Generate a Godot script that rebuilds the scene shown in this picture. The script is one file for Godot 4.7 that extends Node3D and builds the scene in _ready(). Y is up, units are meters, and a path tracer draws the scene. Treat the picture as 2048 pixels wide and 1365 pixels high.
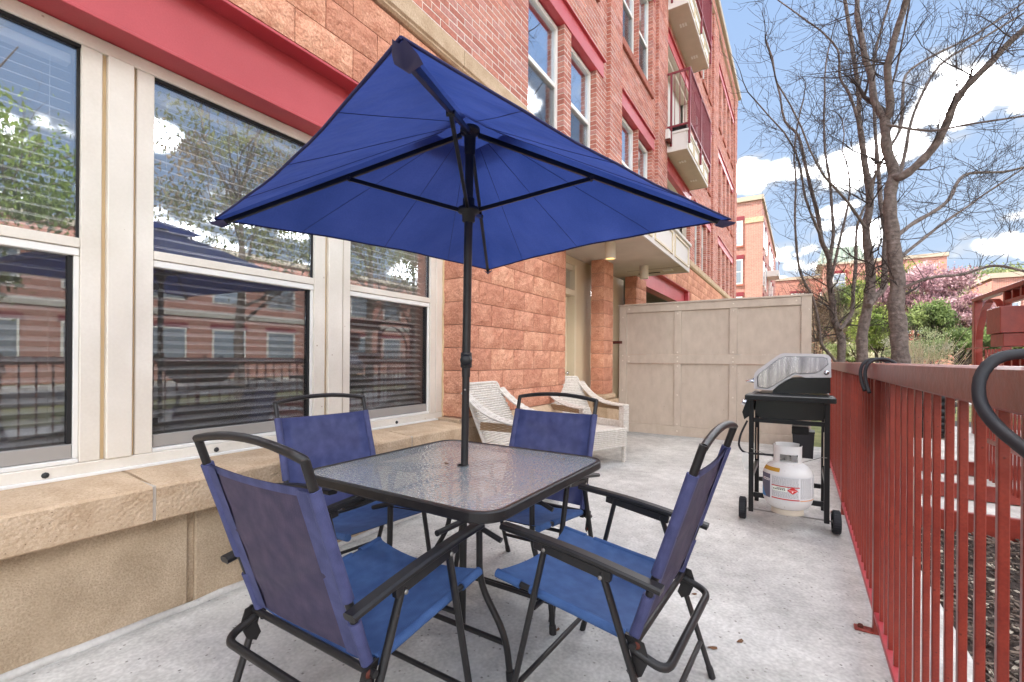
extends Node3D
# A narrow concrete patio along a brick apartment block: parasol table, grill, railing.
# World: +x away from the building, y up, -z along the facade. The camera stands at x = 0, z = 0.

const FOCAL := 917.0
const EYE := 1.18
const ROLL := 0.4
const SHIFT_Y := 36.5
var PSI := atan(576.3 / FOCAL)
var M := {}
var rng := RandomNumberGenerator.new()
var meshes := {}

# ------------------------------------------------------------------ photo pixel -> point
func ray(x: float, y: float) -> Vector3:
	var t := deg_to_rad(ROLL)
	var dx := x - 1024.0
	var dy := y - 682.5
	var u := dx * cos(t) + dy * sin(t)
	var v := -dx * sin(t) + dy * cos(t) - SHIFT_Y
	return Vector3(u * cos(PSI) - FOCAL * sin(PSI), -v, -(u * sin(PSI) + FOCAL * cos(PSI)))
func on_x(x: float, y: float, k: float) -> Vector3:
	var r := ray(x, y)
	return Vector3(0, EYE, 0) + r * (k / r.x)
func on_y(x: float, y: float, k: float) -> Vector3:
	var r := ray(x, y)
	return Vector3(0, EYE, 0) + r * ((k - EYE) / r.y)
func on_z(x: float, y: float, k: float) -> Vector3:
	var r := ray(x, y)
	return Vector3(0, EYE, 0) + r * (k / r.z)
func on_w(x: float, y: float, w: float) -> Vector3:
	return Vector3(0, EYE, 0) + ray(x, y) * (w / FOCAL)

# ------------------------------------------------------------------ mesh builder
class MB:
	var p := PackedVector3Array()
	var n := PackedVector3Array()
	var u := PackedVector2Array()
	var c := PackedColorArray()
	var i := PackedInt32Array()
	var tint := Color.WHITE
	var colored := false
	func v(a: Vector3, nn: Vector3, uv := Vector2.ZERO) -> int:
		p.append(a); n.append(nn); u.append(uv); c.append(tint)
		return p.size() - 1
	func t3(a: int, b: int, d: int) -> void:
		i.append(a); i.append(d); i.append(b)
	func tri(a: Vector3, b: Vector3, d: Vector3) -> void:
		var nn := (b - a).cross(d - a).normalized()
		t3(v(a, nn), v(b, nn), v(d, nn))
	func quad(a: Vector3, b: Vector3, d: Vector3, e: Vector3, uv := Rect2(0, 0, 1, 1)) -> void:
		var nn := (b - a).cross(d - a).normalized()
		var k := v(a, nn, Vector2(uv.position.x, uv.end.y))
		v(b, nn, uv.end); v(d, nn, Vector2(uv.end.x, uv.position.y)); v(e, nn, uv.position)
		t3(k, k + 1, k + 2); t3(k, k + 2, k + 3)
	func box(ctr: Vector3, s: Vector3, b := Basis.IDENTITY) -> void:
		var h := s * 0.5
		for ax in 3:
			for sg in [-1.0, 1.0]:
				var w := Vector3.ZERO
				w[ax] = sg
				var e := Vector3.ZERO
				e[(ax + 1) % 3] = sg
				var f := Vector3.ZERO
				f[(ax + 2) % 3] = 1.0
				w *= h; e *= h; f *= h
				quad(ctr + b * (w - e - f), ctr + b * (w + e - f), ctr + b * (w + e + f), ctr + b * (w - e + f))
	func span(a: Vector3, b: Vector3) -> void:
		box((a + b) * 0.5, (b - a).abs())
	# box with chamfered edges
	func cbox(ctr: Vector3, s: Vector3, bev: float, b := Basis.IDENTITY) -> void:
		var h := s * 0.5
		bev = minf(bev, minf(h.x, minf(h.y, h.z)) * 0.98)
		var q := {}
		for sx in [-1, 1]:
			for sy in [-1, 1]:
				for sz in [-1, 1]:
					var sg := Vector3(sx, sy, sz)
					for ax in 3:
						var w := (h - Vector3.ONE * bev)
						w[ax] = h[ax]
						q[[sx, sy, sz, ax]] = ctr + b * (w * sg)
		for ax in 3:
			var a1 := (ax + 1) % 3
			var a2 := (ax + 2) % 3
			for sg in [-1, 1]:
				var k := []
				for s2 in [[-1, -1], [1, -1], [1, 1], [-1, 1]]:
					var key := [0, 0, 0, ax]
					key[ax] = sg; key[a1] = s2[0] * sg; key[a2] = s2[1]
					k.append(q[key])
				quad(k[0], k[1], k[2], k[3])
			for s1 in [-1, 1]:
				for s2 in [-1, 1]:
					var key := [0, 0, 0, 0]
					key[a1] = s1; key[a2] = s2
					var pts := []
					for z in [-1, 1]:
						key[ax] = z
						var k1 := key.duplicate(); k1[3] = a1
						var k2 := key.duplicate(); k2[3] = a2
						pts.append(q[k1]); pts.append(q[k2])
					out4(pts[0], pts[1], pts[3], pts[2], ctr)
		for sx in [-1, 1]:
			for sy in [-1, 1]:
				for sz in [-1, 1]:
					out3(q[[sx, sy, sz, 0]], q[[sx, sy, sz, 1]], q[[sx, sy, sz, 2]], ctr)
	func out4(a: Vector3, b: Vector3, d: Vector3, e: Vector3, ctr: Vector3) -> void:
		if (b - a).cross(d - a).dot((a + d) * 0.5 - ctr) < 0.0:
			quad(e, d, b, a)
		else:
			quad(a, b, d, e)
	func out3(a: Vector3, b: Vector3, d: Vector3, ctr: Vector3) -> void:
		if (b - a).cross(d - a).dot(a - ctr) < 0.0:
			tri(d, b, a)
		else:
			tri(a, b, d)
	# a bar between two points
	func bar(a: Vector3, b: Vector3, w: float, d: float, bev := 0.0, up := Vector3.UP) -> void:
		var z := (b - a).normalized()
		if absf(z.dot(up)) > 0.98:
			up = Vector3.RIGHT
		var x := up.cross(z).normalized()
		var y := z.cross(x)
		var bs := Basis(x, y, z)
		if bev > 0.0:
			cbox((a + b) * 0.5, Vector3(w, d, a.distance_to(b)), bev, bs)
		else:
			box((a + b) * 0.5, Vector3(w, d, a.distance_to(b)), bs)
	func tube(pts: Array, rad, sides := 8, cap := true, flat := 1.0, up := Vector3.ZERO) -> void:
		var m := pts.size()
		if m < 2:
			return
		var d0: Vector3 = (pts[1] - pts[0]).normalized()
		var nx := up if up != Vector3.ZERO else (Vector3.UP if absf(d0.y) < 0.9 else Vector3.RIGHT)
		nx = (nx - d0 * nx.dot(d0)).normalized()
		var first := p.size()
		var run := 0.0
		for k in m:
			var d: Vector3
			if k == 0: d = d0
			elif k == m - 1: d = (pts[k] - pts[k - 1]).normalized()
			else: d = ((pts[k + 1] - pts[k]).normalized() + (pts[k] - pts[k - 1]).normalized()).normalized()
			if k > 0: run += pts[k].distance_to(pts[k - 1])
			nx = (nx - d * nx.dot(d)).normalized()
			var ny := d.cross(nx)
			var r: float = rad[k] if rad is Array else rad
			for s in sides:
				var a := TAU * s / sides
				var e := nx * cos(a) + ny * sin(a) * flat
				v(pts[k] + e * r, (nx * cos(a) * flat + ny * sin(a)).normalized(), Vector2(float(s) / sides, run))
		for k in m - 1:
			for s in sides:
				var a := first + k * sides + s
				var b := first + k * sides + (s + 1) % sides
				t3(a, b, b + sides); t3(a, b + sides, a + sides)
		if cap:
			for e in [0, m - 1]:
				var d: Vector3 = (pts[0] - pts[1]).normalized() if e == 0 else (pts[m - 1] - pts[m - 2]).normalized()
				var k0 := v(pts[e], d)
				var ring := []
				for s in sides:
					ring.append(v(p[first + e * sides + s], d))
				for s in sides:
					if e == 0: t3(k0, ring[(s + 1) % sides], ring[s])
					else: t3(k0, ring[s], ring[(s + 1) % sides])
	# a closed profile (x across, y up) drawn along points, with creases kept
	func sweep(pts: Array, prof: Array, side: Vector3) -> void:
		var rings := []
		for k in pts.size():
			var d: Vector3 = (pts[mini(k + 1, pts.size() - 1)] - pts[maxi(k - 1, 0)]).normalized()
			var y := d.cross(side).normalized()
			if y.y < 0.0: y = -y
			var ring := []
			for q in prof: ring.append(pts[k] + side * q.x + y * q.y)
			rings.append(ring)
		var n0 := prof.size()
		var ctr: Vector3 = pts[pts.size() / 2]
		for k in pts.size() - 1:
			for j in n0:
				var jj := (j + 1) % n0
				out4(rings[k][j], rings[k][jj], rings[k + 1][jj], rings[k + 1][j], (pts[k] + pts[k + 1]) * 0.5)
		for e in [0, pts.size() - 1]:
			for j in range(1, n0 - 1):
				out3(rings[e][0], rings[e][j], rings[e][j + 1], ctr)
	func lathe(prof: Array, segs := 20, xf := Transform3D.IDENTITY, u0 := 0.0, u1 := 1.0) -> void:
		var first := p.size()
		var full := absf(u1 - u0) > 0.999
		for k in prof.size():
			var a: Vector2 = prof[maxi(k - 1, 0)]
			var b: Vector2 = prof[mini(k + 1, prof.size() - 1)]
			var tn := Vector2(b.y - a.y, a.x - b.x).normalized()
			for s in segs + 1:
				var an := TAU * lerpf(u0, u1, float(s) / segs)
				v(xf * Vector3(prof[k].x * cos(an), prof[k].y, prof[k].x * sin(an)), (xf.basis * Vector3(tn.x * cos(an), tn.y, tn.x * sin(an))).normalized(), Vector2(1.0 - float(s) / segs, 1.0 - float(k) / (prof.size() - 1)))
		for k in prof.size() - 1:
			for s in segs:
				var a := first + k * (segs + 1) + s
				t3(a, a + segs + 1, a + segs + 2); t3(a, a + segs + 2, a + 1)
	# a polygon in the xy plane, thick along z
	func prism(poly: PackedVector2Array, depth: float, xf := Transform3D.IDENTITY) -> void:
		if Geometry2D.is_polygon_clockwise(poly):
			poly.reverse()
		var ix := Geometry2D.triangulate_polygon(poly)
		var h := depth * 0.5
		for k in range(0, ix.size(), 3):
			var a := poly[ix[k]]
			var b := poly[ix[k + 1]]
			var d := poly[ix[k + 2]]
			if (b - a).cross(d - a) < 0.0:
				var tmp := b; b = d; d = tmp
			tri(xf * Vector3(a.x, a.y, h), xf * Vector3(b.x, b.y, h), xf * Vector3(d.x, d.y, h))
			tri(xf * Vector3(a.x, a.y, -h), xf * Vector3(d.x, d.y, -h), xf * Vector3(b.x, b.y, -h))
		for k in poly.size():
			var a := poly[k]
			var b := poly[(k + 1) % poly.size()]
			quad(xf * Vector3(a.x, a.y, -h), xf * Vector3(b.x, b.y, -h), xf * Vector3(b.x, b.y, h), xf * Vector3(a.x, a.y, h))
	# a grid of points, smooth
	func sheet(g: Array, cols: int, flip := false) -> void:
		var rows := g.size() / cols
		var first := p.size()
		for r in rows:
			for q in cols:
				var du: Vector3 = g[r * cols + mini(q + 1, cols - 1)] - g[r * cols + maxi(q - 1, 0)]
				var dv: Vector3 = g[mini(r + 1, rows - 1) * cols + q] - g[maxi(r - 1, 0) * cols + q]
				var nn := du.cross(dv).normalized()
				v(g[r * cols + q], -nn if flip else nn, Vector2(float(q) / (cols - 1), float(r) / (rows - 1)))
		for r in rows - 1:
			for q in cols - 1:
				var a := first + r * cols + q
				if flip:
					t3(a, a + cols, a + cols + 1); t3(a, a + cols + 1, a + 1)
				else:
					t3(a, a + 1, a + cols + 1); t3(a, a + cols + 1, a + cols)
	func mesh() -> ArrayMesh:
		var m := ArrayMesh.new()
		if i.is_empty():
			return m
		var arr := []
		arr.resize(Mesh.ARRAY_MAX)
		arr[Mesh.ARRAY_VERTEX] = p
		arr[Mesh.ARRAY_NORMAL] = n
		arr[Mesh.ARRAY_TEX_UV] = u
		if colored:
			arr[Mesh.ARRAY_COLOR] = c
		arr[Mesh.ARRAY_INDEX] = i
		m.add_surface_from_arrays(Mesh.PRIMITIVE_TRIANGLES, arr)
		return m

func bend(pts: Array, r: float, n := 4) -> Array:
	var o := [pts[0]]
	for k in range(1, pts.size() - 1):
		var a: Vector3 = pts[k - 1]
		var b: Vector3 = pts[k]
		var d: Vector3 = pts[k + 1]
		var q := minf(r, minf(a.distance_to(b), b.distance_to(d)) * 0.49)
		var s := b + (a - b).normalized() * q
		var e := b + (d - b).normalized() * q
		for j in n + 1:
			var t := float(j) / n
			o.append(s.lerp(b, t).lerp(b.lerp(e, t), t))
	o.append(pts[-1])
	return o

# ------------------------------------------------------------------ scene helpers
func part(parent: Node, called: String, m, mat: Material, at := Vector3.ZERO, b := Basis.IDENTITY) -> MeshInstance3D:
	var o := MeshInstance3D.new()
	o.name = called
	o.mesh = m.mesh() if m is MB else m
	o.material_override = mat
	o.transform = Transform3D(b, at)
	parent.add_child(o, true)
	return o
func node(parent: Node, called: String, at := Vector3.ZERO, turn := 0.0) -> Node3D:
	var o := Node3D.new()
	o.name = called
	o.position = at
	o.rotation.y = turn
	parent.add_child(o, true)
	return o
func tag(o: Node, label: String, category: String, group := "") -> Node:
	o.set_meta("label", label)
	o.set_meta("category", category)
	if group: o.set_meta("group", group)
	return o
func kind(o: Node, k: String) -> Node:
	o.set_meta("kind", k)
	return o
func thing(called: String, label: String, category: String, at := Vector3.ZERO, turn := 0.0, group := "") -> Node3D:
	var o := node(self, called, at, turn)
	tag(o, label, category, group)
	return o
func box_mesh(s: Vector3, bev := 0.0) -> ArrayMesh:
	var key := ["box", s.snapped(Vector3.ONE * 0.0005), bev]
	if not meshes.has(key):
		var m := MB.new()
		if bev > 0.0: m.cbox(Vector3.ZERO, s, bev)
		else: m.box(Vector3.ZERO, s)
		meshes[key] = m.mesh()
	return meshes[key]
func bpart(parent: Node, called: String, a: Vector3, b: Vector3, mat: Material, bev := 0.0) -> MeshInstance3D:
	return part(parent, called, box_mesh((b - a).abs(), bev), mat, (a + b) * 0.5)

# ------------------------------------------------------------------ materials
func srgb(r: float, g: float, b: float) -> Color:
	return Color(r / 255.0, g / 255.0, b / 255.0)
func lin(r: float, g: float, b: float) -> Color:
	return Color(r, g, b).linear_to_srgb()
func mat(called: String, col: Color, rough := 0.8, metal := 0.0, spec := 0.5) -> StandardMaterial3D:
	var m := StandardMaterial3D.new()
	m.resource_name = called
	m.albedo_color = col
	m.roughness = rough
	m.metallic = metal
	m.metallic_specular = spec
	M[called] = m
	return m
func noise_image(size: int, freq: float, sd: int, oct := 4, type := FastNoiseLite.TYPE_SIMPLEX_SMOOTH, gain := 0.5) -> Image:
	var f := FastNoiseLite.new()
	f.seed = sd
	f.noise_type = type
	f.frequency = freq
	f.fractal_octaves = oct
	f.fractal_gain = gain
	return f.get_seamless_image(size, size, false, false, 0.2, true)
# colour texture: base tone between a and b by noise, with darker and lighter specks
func tone_tex(size: int, a: Color, b: Color, layers: Array, specks := 0, speck_col := Color.BLACK, speck_r := 1.5, sd := 1) -> ImageTexture:
	var ims := []
	for l in layers:
		ims.append([noise_image(size, l[0], l[1], l[2]).get_data(), l[3]])
	var out := PackedByteArray()
	out.resize(size * size * 3)
	for k in size * size:
		var t := 0.5
		for im in ims:
			t += (im[0][k] / 255.0 - 0.5) * im[1]
		t = clampf(t, 0.0, 1.0)
		out[k * 3] = int(255.0 * lerpf(a.r, b.r, t))
		out[k * 3 + 1] = int(255.0 * lerpf(a.g, b.g, t))
		out[k * 3 + 2] = int(255.0 * lerpf(a.b, b.b, t))
	var img := Image.create_from_data(size, size, false, Image.FORMAT_RGB8, out)
	var g := RandomNumberGenerator.new()
	g.seed = sd
	for k in specks:
		var x := g.randi() % size
		var y := g.randi() % size
		var r := g.randf_range(0.4, speck_r)
		var al := g.randf_range(0.25, 0.8)
		for dy in range(-int(r), int(r) + 1):
			for dx in range(-int(r), int(r) + 1):
				if dx * dx + dy * dy <= r * r + 0.3:
					var qx := posmod(x + dx, size)
					var qy := posmod(y + dy, size)
					img.set_pixel(qx, qy, img.get_pixel(qx, qy).lerp(speck_col, al))
	return ImageTexture.create_from_image(img)
func triplanar(m: StandardMaterial3D, scale: float, world := true) -> void:
	m.uv1_triplanar = true
	m.uv1_world_triplanar = world
	m.uv1_scale = Vector3.ONE * scale
func relief(m: StandardMaterial3D, tex: Texture2D, cm: float) -> void:
	m.heightmap_enabled = true
	m.heightmap_texture = tex
	m.heightmap_scale = cm
func noise_tex(size: int, freq: float, sd: int, oct := 4, type := FastNoiseLite.TYPE_SIMPLEX_SMOOTH, gain := 0.5) -> ImageTexture:
	return ImageTexture.create_from_image(noise_image(size, freq, sd, oct, type, gain))

func materials() -> void:
	var m: StandardMaterial3D
	var grit := noise_tex(512, 0.09, 5, 4, FastNoiseLite.TYPE_SIMPLEX_SMOOTH, 0.65)
	var fine := noise_tex(512, 0.2, 6, 3)
	var lumpy := noise_tex(512, 0.025, 7, 5, FastNoiseLite.TYPE_SIMPLEX, 0.6)
	# concrete slab
	m = mat("concrete", Color.WHITE, 0.85)
	m.albedo_texture = tone_tex(1024, srgb(162, 159, 154), srgb(212, 209, 204), [[0.004, 11, 5, 0.6], [0.02, 12, 5, 0.55], [0.12, 13, 3, 0.7]], 1800, srgb(95, 90, 84), 1.8, 3)
	triplanar(m, 0.36)
	relief(m, grit, 0.35)
	m = mat("kerb_concrete", Color.WHITE, 0.9)
	m.albedo_texture = tone_tex(512, srgb(176, 172, 165), srgb(222, 219, 212), [[0.01, 14, 4, 0.9], [0.15, 15, 3, 0.5]], 200, srgb(110, 105, 98), 1.3, 4)
	triplanar(m, 0.7)
	relief(m, grit, 0.3)
	# stucco base
	m = mat("stucco", Color.WHITE, 0.95)
	m.albedo_texture = tone_tex(512, srgb(160, 140, 114), srgb(200, 179, 152), [[0.006, 21, 4, 0.7], [0.14, 22, 3, 0.9]])
	triplanar(m, 1.1)
	relief(m, fine, 0.35)
	m = mat("stone", Color.WHITE, 0.92)
	m.albedo_texture = tone_tex(1024, srgb(170, 142, 112), srgb(216, 192, 164), [[0.005, 24, 4, 0.7], [0.06, 25, 4, 0.6], [0.2, 26, 2, 0.5]], 1500, srgb(84, 64, 42), 1.6, 6)
	triplanar(m, 0.9)
	relief(m, grit, 0.5)
	m = mat("joint", srgb(186, 176, 164), 0.95)
	# split-face block
	for k in 3:
		m = mat("block%d" % k, Color.WHITE, 0.97)
		m.albedo_texture = tone_tex(512, [srgb(180, 114, 88), srgb(190, 122, 94), srgb(172, 108, 84)][k], [srgb(238, 184, 154), srgb(242, 192, 160), srgb(228, 170, 140)][k], [[0.008, 31 + k, 4, 0.6], [0.07, 34 + k, 4, 0.9], [0.2, 37 + k, 2, 0.6]])
		triplanar(m, 1.3)
		relief(m, lumpy, 1.1)
	m = mat("block_mortar", srgb(178, 134, 114), 0.95)
	# bricks, mortar
	var bt := tone_tex(256, srgb(200, 200, 200), srgb(255, 255, 255), [[0.03, 41, 4, 0.9], [0.2, 42, 3, 0.7]])
	for k in 5:
		m = mat("brick%d" % k, [srgb(212, 140, 120), srgb(203, 128, 110), srgb(218, 150, 132), srgb(194, 120, 104), srgb(208, 146, 134)][k], 0.92)
		m.albedo_texture = bt
		triplanar(m, 3.0)
		relief(m, grit, 0.25)
	m = mat("brick_mass", Color.WHITE, 0.92)
	m.vertex_color_use_as_albedo = true
	m.albedo_texture = bt
	triplanar(m, 3.0)
	m = mat("mortar", srgb(246, 234, 222), 0.95)
	m.albedo_texture = tone_tex(256, srgb(200, 200, 200), srgb(255, 255, 255), [[0.1, 43, 3, 1.0]])
	triplanar(m, 2.0)
	# steel paint
	m = mat("red_paint", Color.WHITE, 0.42)
	m.albedo_texture = tone_tex(512, srgb(176, 60, 66), srgb(196, 78, 84), [[0.005, 51, 4, 0.6], [0.25, 52, 2, 0.4]], 60, srgb(120, 40, 36), 1.2, 8)
	triplanar(m, 0.8)
	relief(m, fine, 0.03)
	m = mat("rail_paint", Color.WHITE, 0.3)
	m.albedo_texture = tone_tex(512, srgb(122, 42, 33), srgb(154, 62, 46), [[0.02, 53, 4, 0.7], [0.2, 54, 3, 0.6]], 320, srgb(86, 30, 24), 1.4, 9)
	triplanar(m, 1.4)
	relief(m, lumpy, 0.07)
	m = mat("balcony_paint", srgb(128, 42, 52), 0.5)
	m = mat("rust_bolt", srgb(96, 48, 36), 0.7, 0.3)
	# window frames and panels
	m = mat("frame", Color.WHITE, 0.55)
	m.albedo_texture = tone_tex(512, srgb(214, 205, 190), srgb(236, 229, 217), [[0.006, 55, 4, 0.8], [0.15, 56, 3, 0.3]], 14, srgb(150, 128, 100), 2.0, 10)
	triplanar(m, 0.7)
	m = mat("caulk", srgb(214, 188, 146), 0.8)
	m = mat("vinyl", srgb(232, 230, 224), 0.4)
	m = mat("sash_metal", srgb(168, 164, 158), 0.45, 0.2)
	m = mat("gasket", srgb(26, 25, 26), 0.7)
	m = mat("door_paint", srgb(222, 209, 182), 0.5)
	m = mat("trim_paint", srgb(216, 198, 166), 0.55)
	m = mat("soffit", Color.WHITE, 0.9)
	m.albedo_texture = tone_tex(256, srgb(196, 182, 166), srgb(214, 201, 186), [[0.01, 57, 4, 0.8]])
	triplanar(m, 0.6)
	m = mat("balcony_white", srgb(222, 216, 210), 0.7)
	m = mat("panel", Color.WHITE, 0.72)
	m.albedo_texture = tone_tex(512, srgb(178, 163, 147), srgb(200, 185, 169), [[0.012, 58, 4, 0.7], [0.1, 59, 3, 0.16]], 30, srgb(120, 104, 88), 1.6, 12)
	triplanar(m, 0.6)
	m.uv1_scale = Vector3(1.2, 0.6, 1.2)
	m = mat("bolt_paint", srgb(214, 202, 188), 0.4, 0.2)
	m = mat("slat", srgb(222, 218, 214), 0.6)
	m = mat("slat_cord", srgb(214, 212, 206), 0.8)
	m = mat("room", srgb(196, 190, 182), 0.95)
	m = mat("room_floor", srgb(128, 104, 82), 0.7)
	m = mat("curtain", srgb(176, 180, 188), 0.9)
	# glass: coated (partly mirroring) outer pane; needs a texture so that it is drawn as a coating
	var px := Image.create(4, 4, false, Image.FORMAT_RGB8)
	px.fill(Color.WHITE)
	m = mat("coated_glass", Color(0.93, 0.96, 1.0, 0.25), 0.01, 1.0)
	m.albedo_texture = ImageTexture.create_from_image(px)
	m.transparency = BaseMaterial3D.TRANSPARENCY_ALPHA
	m = mat("lower_glass", Color(0.93, 0.96, 1.0, 0.19), 0.01, 1.0)
	m.albedo_texture = M.coated_glass.albedo_texture
	m.transparency = BaseMaterial3D.TRANSPARENCY_ALPHA
	m = mat("upper_glass", Color(0.93, 0.96, 1.0, 0.55), 0.01, 1.0)
	m.albedo_texture = M.coated_glass.albedo_texture
	m.transparency = BaseMaterial3D.TRANSPARENCY_ALPHA
	m = mat("clear_glass", Color(0.9, 0.95, 0.95, 0.05), 0.0)
	m.transparency = BaseMaterial3D.TRANSPARENCY_ALPHA
	m = mat("insect_screen", Color(0.09, 0.09, 0.095, 0.2), 0.9)
	m.transparency = BaseMaterial3D.TRANSPARENCY_ALPHA
	m = mat("table_glass", Color(0.80, 0.82, 0.82, 0.36), 0.04, 0.0, 0.8)
	m.transparency = BaseMaterial3D.TRANSPARENCY_ALPHA
	triplanar(m, 3.2)
	relief(m, noise_tex(512, 0.028, 61, 2), 0.26)
	# patio furniture
	m = mat("dark_metal", Color.WHITE, 0.42, 0.1)
	m.albedo_texture = tone_tex(256, srgb(28, 27, 28), srgb(46, 43, 42), [[0.02, 62, 4, 0.9], [0.2, 63, 2, 0.4]], 50, srgb(110, 88, 70), 1.2, 13)
	triplanar(m, 2.2, false)
	m = mat("black_metal", srgb(17, 17, 19), 0.34, 0.2)
	m = mat("black_plastic", srgb(26, 26, 28), 0.5)
	m = mat("rubber", srgb(30, 31, 36), 0.65)
	m = mat("rivet", srgb(150, 146, 140), 0.4, 0.7)
	var weave := weave_tex()
	m = mat("canopy", Color.WHITE, 0.85)
	m.albedo_texture = tone_tex(512, srgb(40, 62, 126), srgb(66, 86, 158), [[0.006, 64, 4, 0.9], [0.2, 65, 2, 0.4]])
	relief(m, noise_tex(512, 0.012, 66, 3), 1.2)
	triplanar(m, 0.9, false)
	m.backlight_enabled = true
	m.backlight = lin(1.0, 1.0, 1.0)
	m.rim_enabled = true
	m.rim = 0.2
	m = mat("canopy_hem", srgb(36, 38, 84), 0.85)
	m = mat("pocket", srgb(62, 60, 100), 0.5)
	for k in 3:
		m = mat(["sling_seat", "sling_back", "sling_hem"][k], Color(1, 1, 1, [0.98, 0.82, 1.0][k]), 0.75)
		m.albedo_texture = tone_tex(512, [srgb(48, 78, 128), srgb(60, 54, 78), srgb(58, 62, 100)][k], [srgb(68, 102, 154), srgb(92, 80, 102), srgb(84, 88, 132)][k], [[0.01, 66 + k, 4, 1.1], [0.3, 69 + k, 2, 0.45]])
		triplanar(m, 2.4, false)
		relief(m, weave, 0.08)
		if k < 2: m.transparency = BaseMaterial3D.TRANSPARENCY_ALPHA
	m = mat("wicker", Color.WHITE, 0.7)
	m.albedo_texture = tone_tex(256, srgb(200, 190, 178), srgb(230, 224, 216), [[0.05, 72, 3, 1.0]])
	triplanar(m, 2.0, false)
	m = mat("wicker_brown", srgb(160, 132, 102), 0.8)
	# grill
	m = mat("steel", Color.WHITE, 0.22, 0.9)
	m.albedo_texture = tone_tex(256, srgb(150, 142, 148), srgb(206, 198, 200), [[0.012, 73, 4, 1.4], [0.2, 74, 2, 0.4]])
	m.uv1_triplanar = true
	m.uv1_world_triplanar = true
	m.uv1_scale = Vector3(5.0, 0.6, 0.6)
	m = mat("cast_silver", srgb(196, 192, 192), 0.5, 0.3)
	m = mat("chrome", srgb(214, 214, 216), 0.12, 1.0)
	m = mat("enamel", srgb(16, 16, 18), 0.25)
	m = mat("tank_white", Color.WHITE, 0.42)
	m.albedo_texture = tone_tex(256, srgb(214, 212, 208), srgb(236, 234, 232), [[0.01, 75, 4, 0.8]], 26, srgb(120, 104, 86), 1.5, 15)
	triplanar(m, 2.5, false)
	m = mat("tank_rust", srgb(204, 192, 174), 0.7)
	m = mat("tank_label", Color.WHITE, 0.6)
	m.albedo_texture = label_tex()
	m = mat("paper", srgb(226, 224, 218), 0.9)
	m = mat("lamp_white", srgb(226, 216, 196), 0.6)
	m = mat("lamp_glow", srgb(255, 226, 150), 0.6)
	m.emission_enabled = true
	m.emission = srgb(255, 208, 120)
	m.emission_energy_multiplier = 1.6
	# nature
	m = mat("mulch_soil", srgb(58, 46, 40), 0.95)
	m = mat("mulch", Color.WHITE, 0.95)
	m.vertex_color_use_as_albedo = true
	m = mat("lawn", Color.WHITE, 0.95)
	m.albedo_texture = tone_tex(512, srgb(84, 92, 46), srgb(150, 146, 92), [[0.01, 81, 4, 1.0], [0.2, 82, 3, 0.7]])
	triplanar(m, 0.25)
	m = mat("asphalt", srgb(84, 84, 86), 0.9)
	m = mat("bark", Color.WHITE, 0.95)
	m.albedo_texture = tone_tex(512, srgb(84, 74, 69), srgb(152, 138, 130), [[0.015, 83, 4, 1.0], [0.12, 84, 4, 0.8]])
	triplanar(m, 1.7)
	relief(m, lumpy, 1.4)
	m = mat("twig", srgb(66, 56, 52), 0.9)
	m = mat("pale_twig", srgb(196, 178, 152), 0.9)
	m = mat("leaves", Color.WHITE, 0.7)
	m.vertex_color_use_as_albedo = true
	m.backlight_enabled = true
	m.backlight = lin(0.7, 0.7, 0.7)
	m = mat("roof_metal", srgb(166, 182, 170), 0.5)
	m = mat("cornice", srgb(178, 166, 150), 0.8)
	m = mat("far_window", srgb(150, 164, 178), 0.15, 0.3)
	m = mat("print_dark", srgb(40, 38, 38), 0.6)
	m = mat("sticker", srgb(214, 216, 226), 0.5)
	m = mat("dead_leaf", srgb(104, 70, 44), 0.9)

func weave_tex() -> ImageTexture:
	var s := 256
	var img := Image.create(s, s, false, Image.FORMAT_L8)
	for y in s:
		for x in s:
			var a := 0.5 + 0.5 * cos(x * TAU / 4.0) * (1.0 if (y / 4) % 2 == 0 else -1.0)
			img.set_pixel(x, y, Color(a, a, a))
	return ImageTexture.create_from_image(img)

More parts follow.
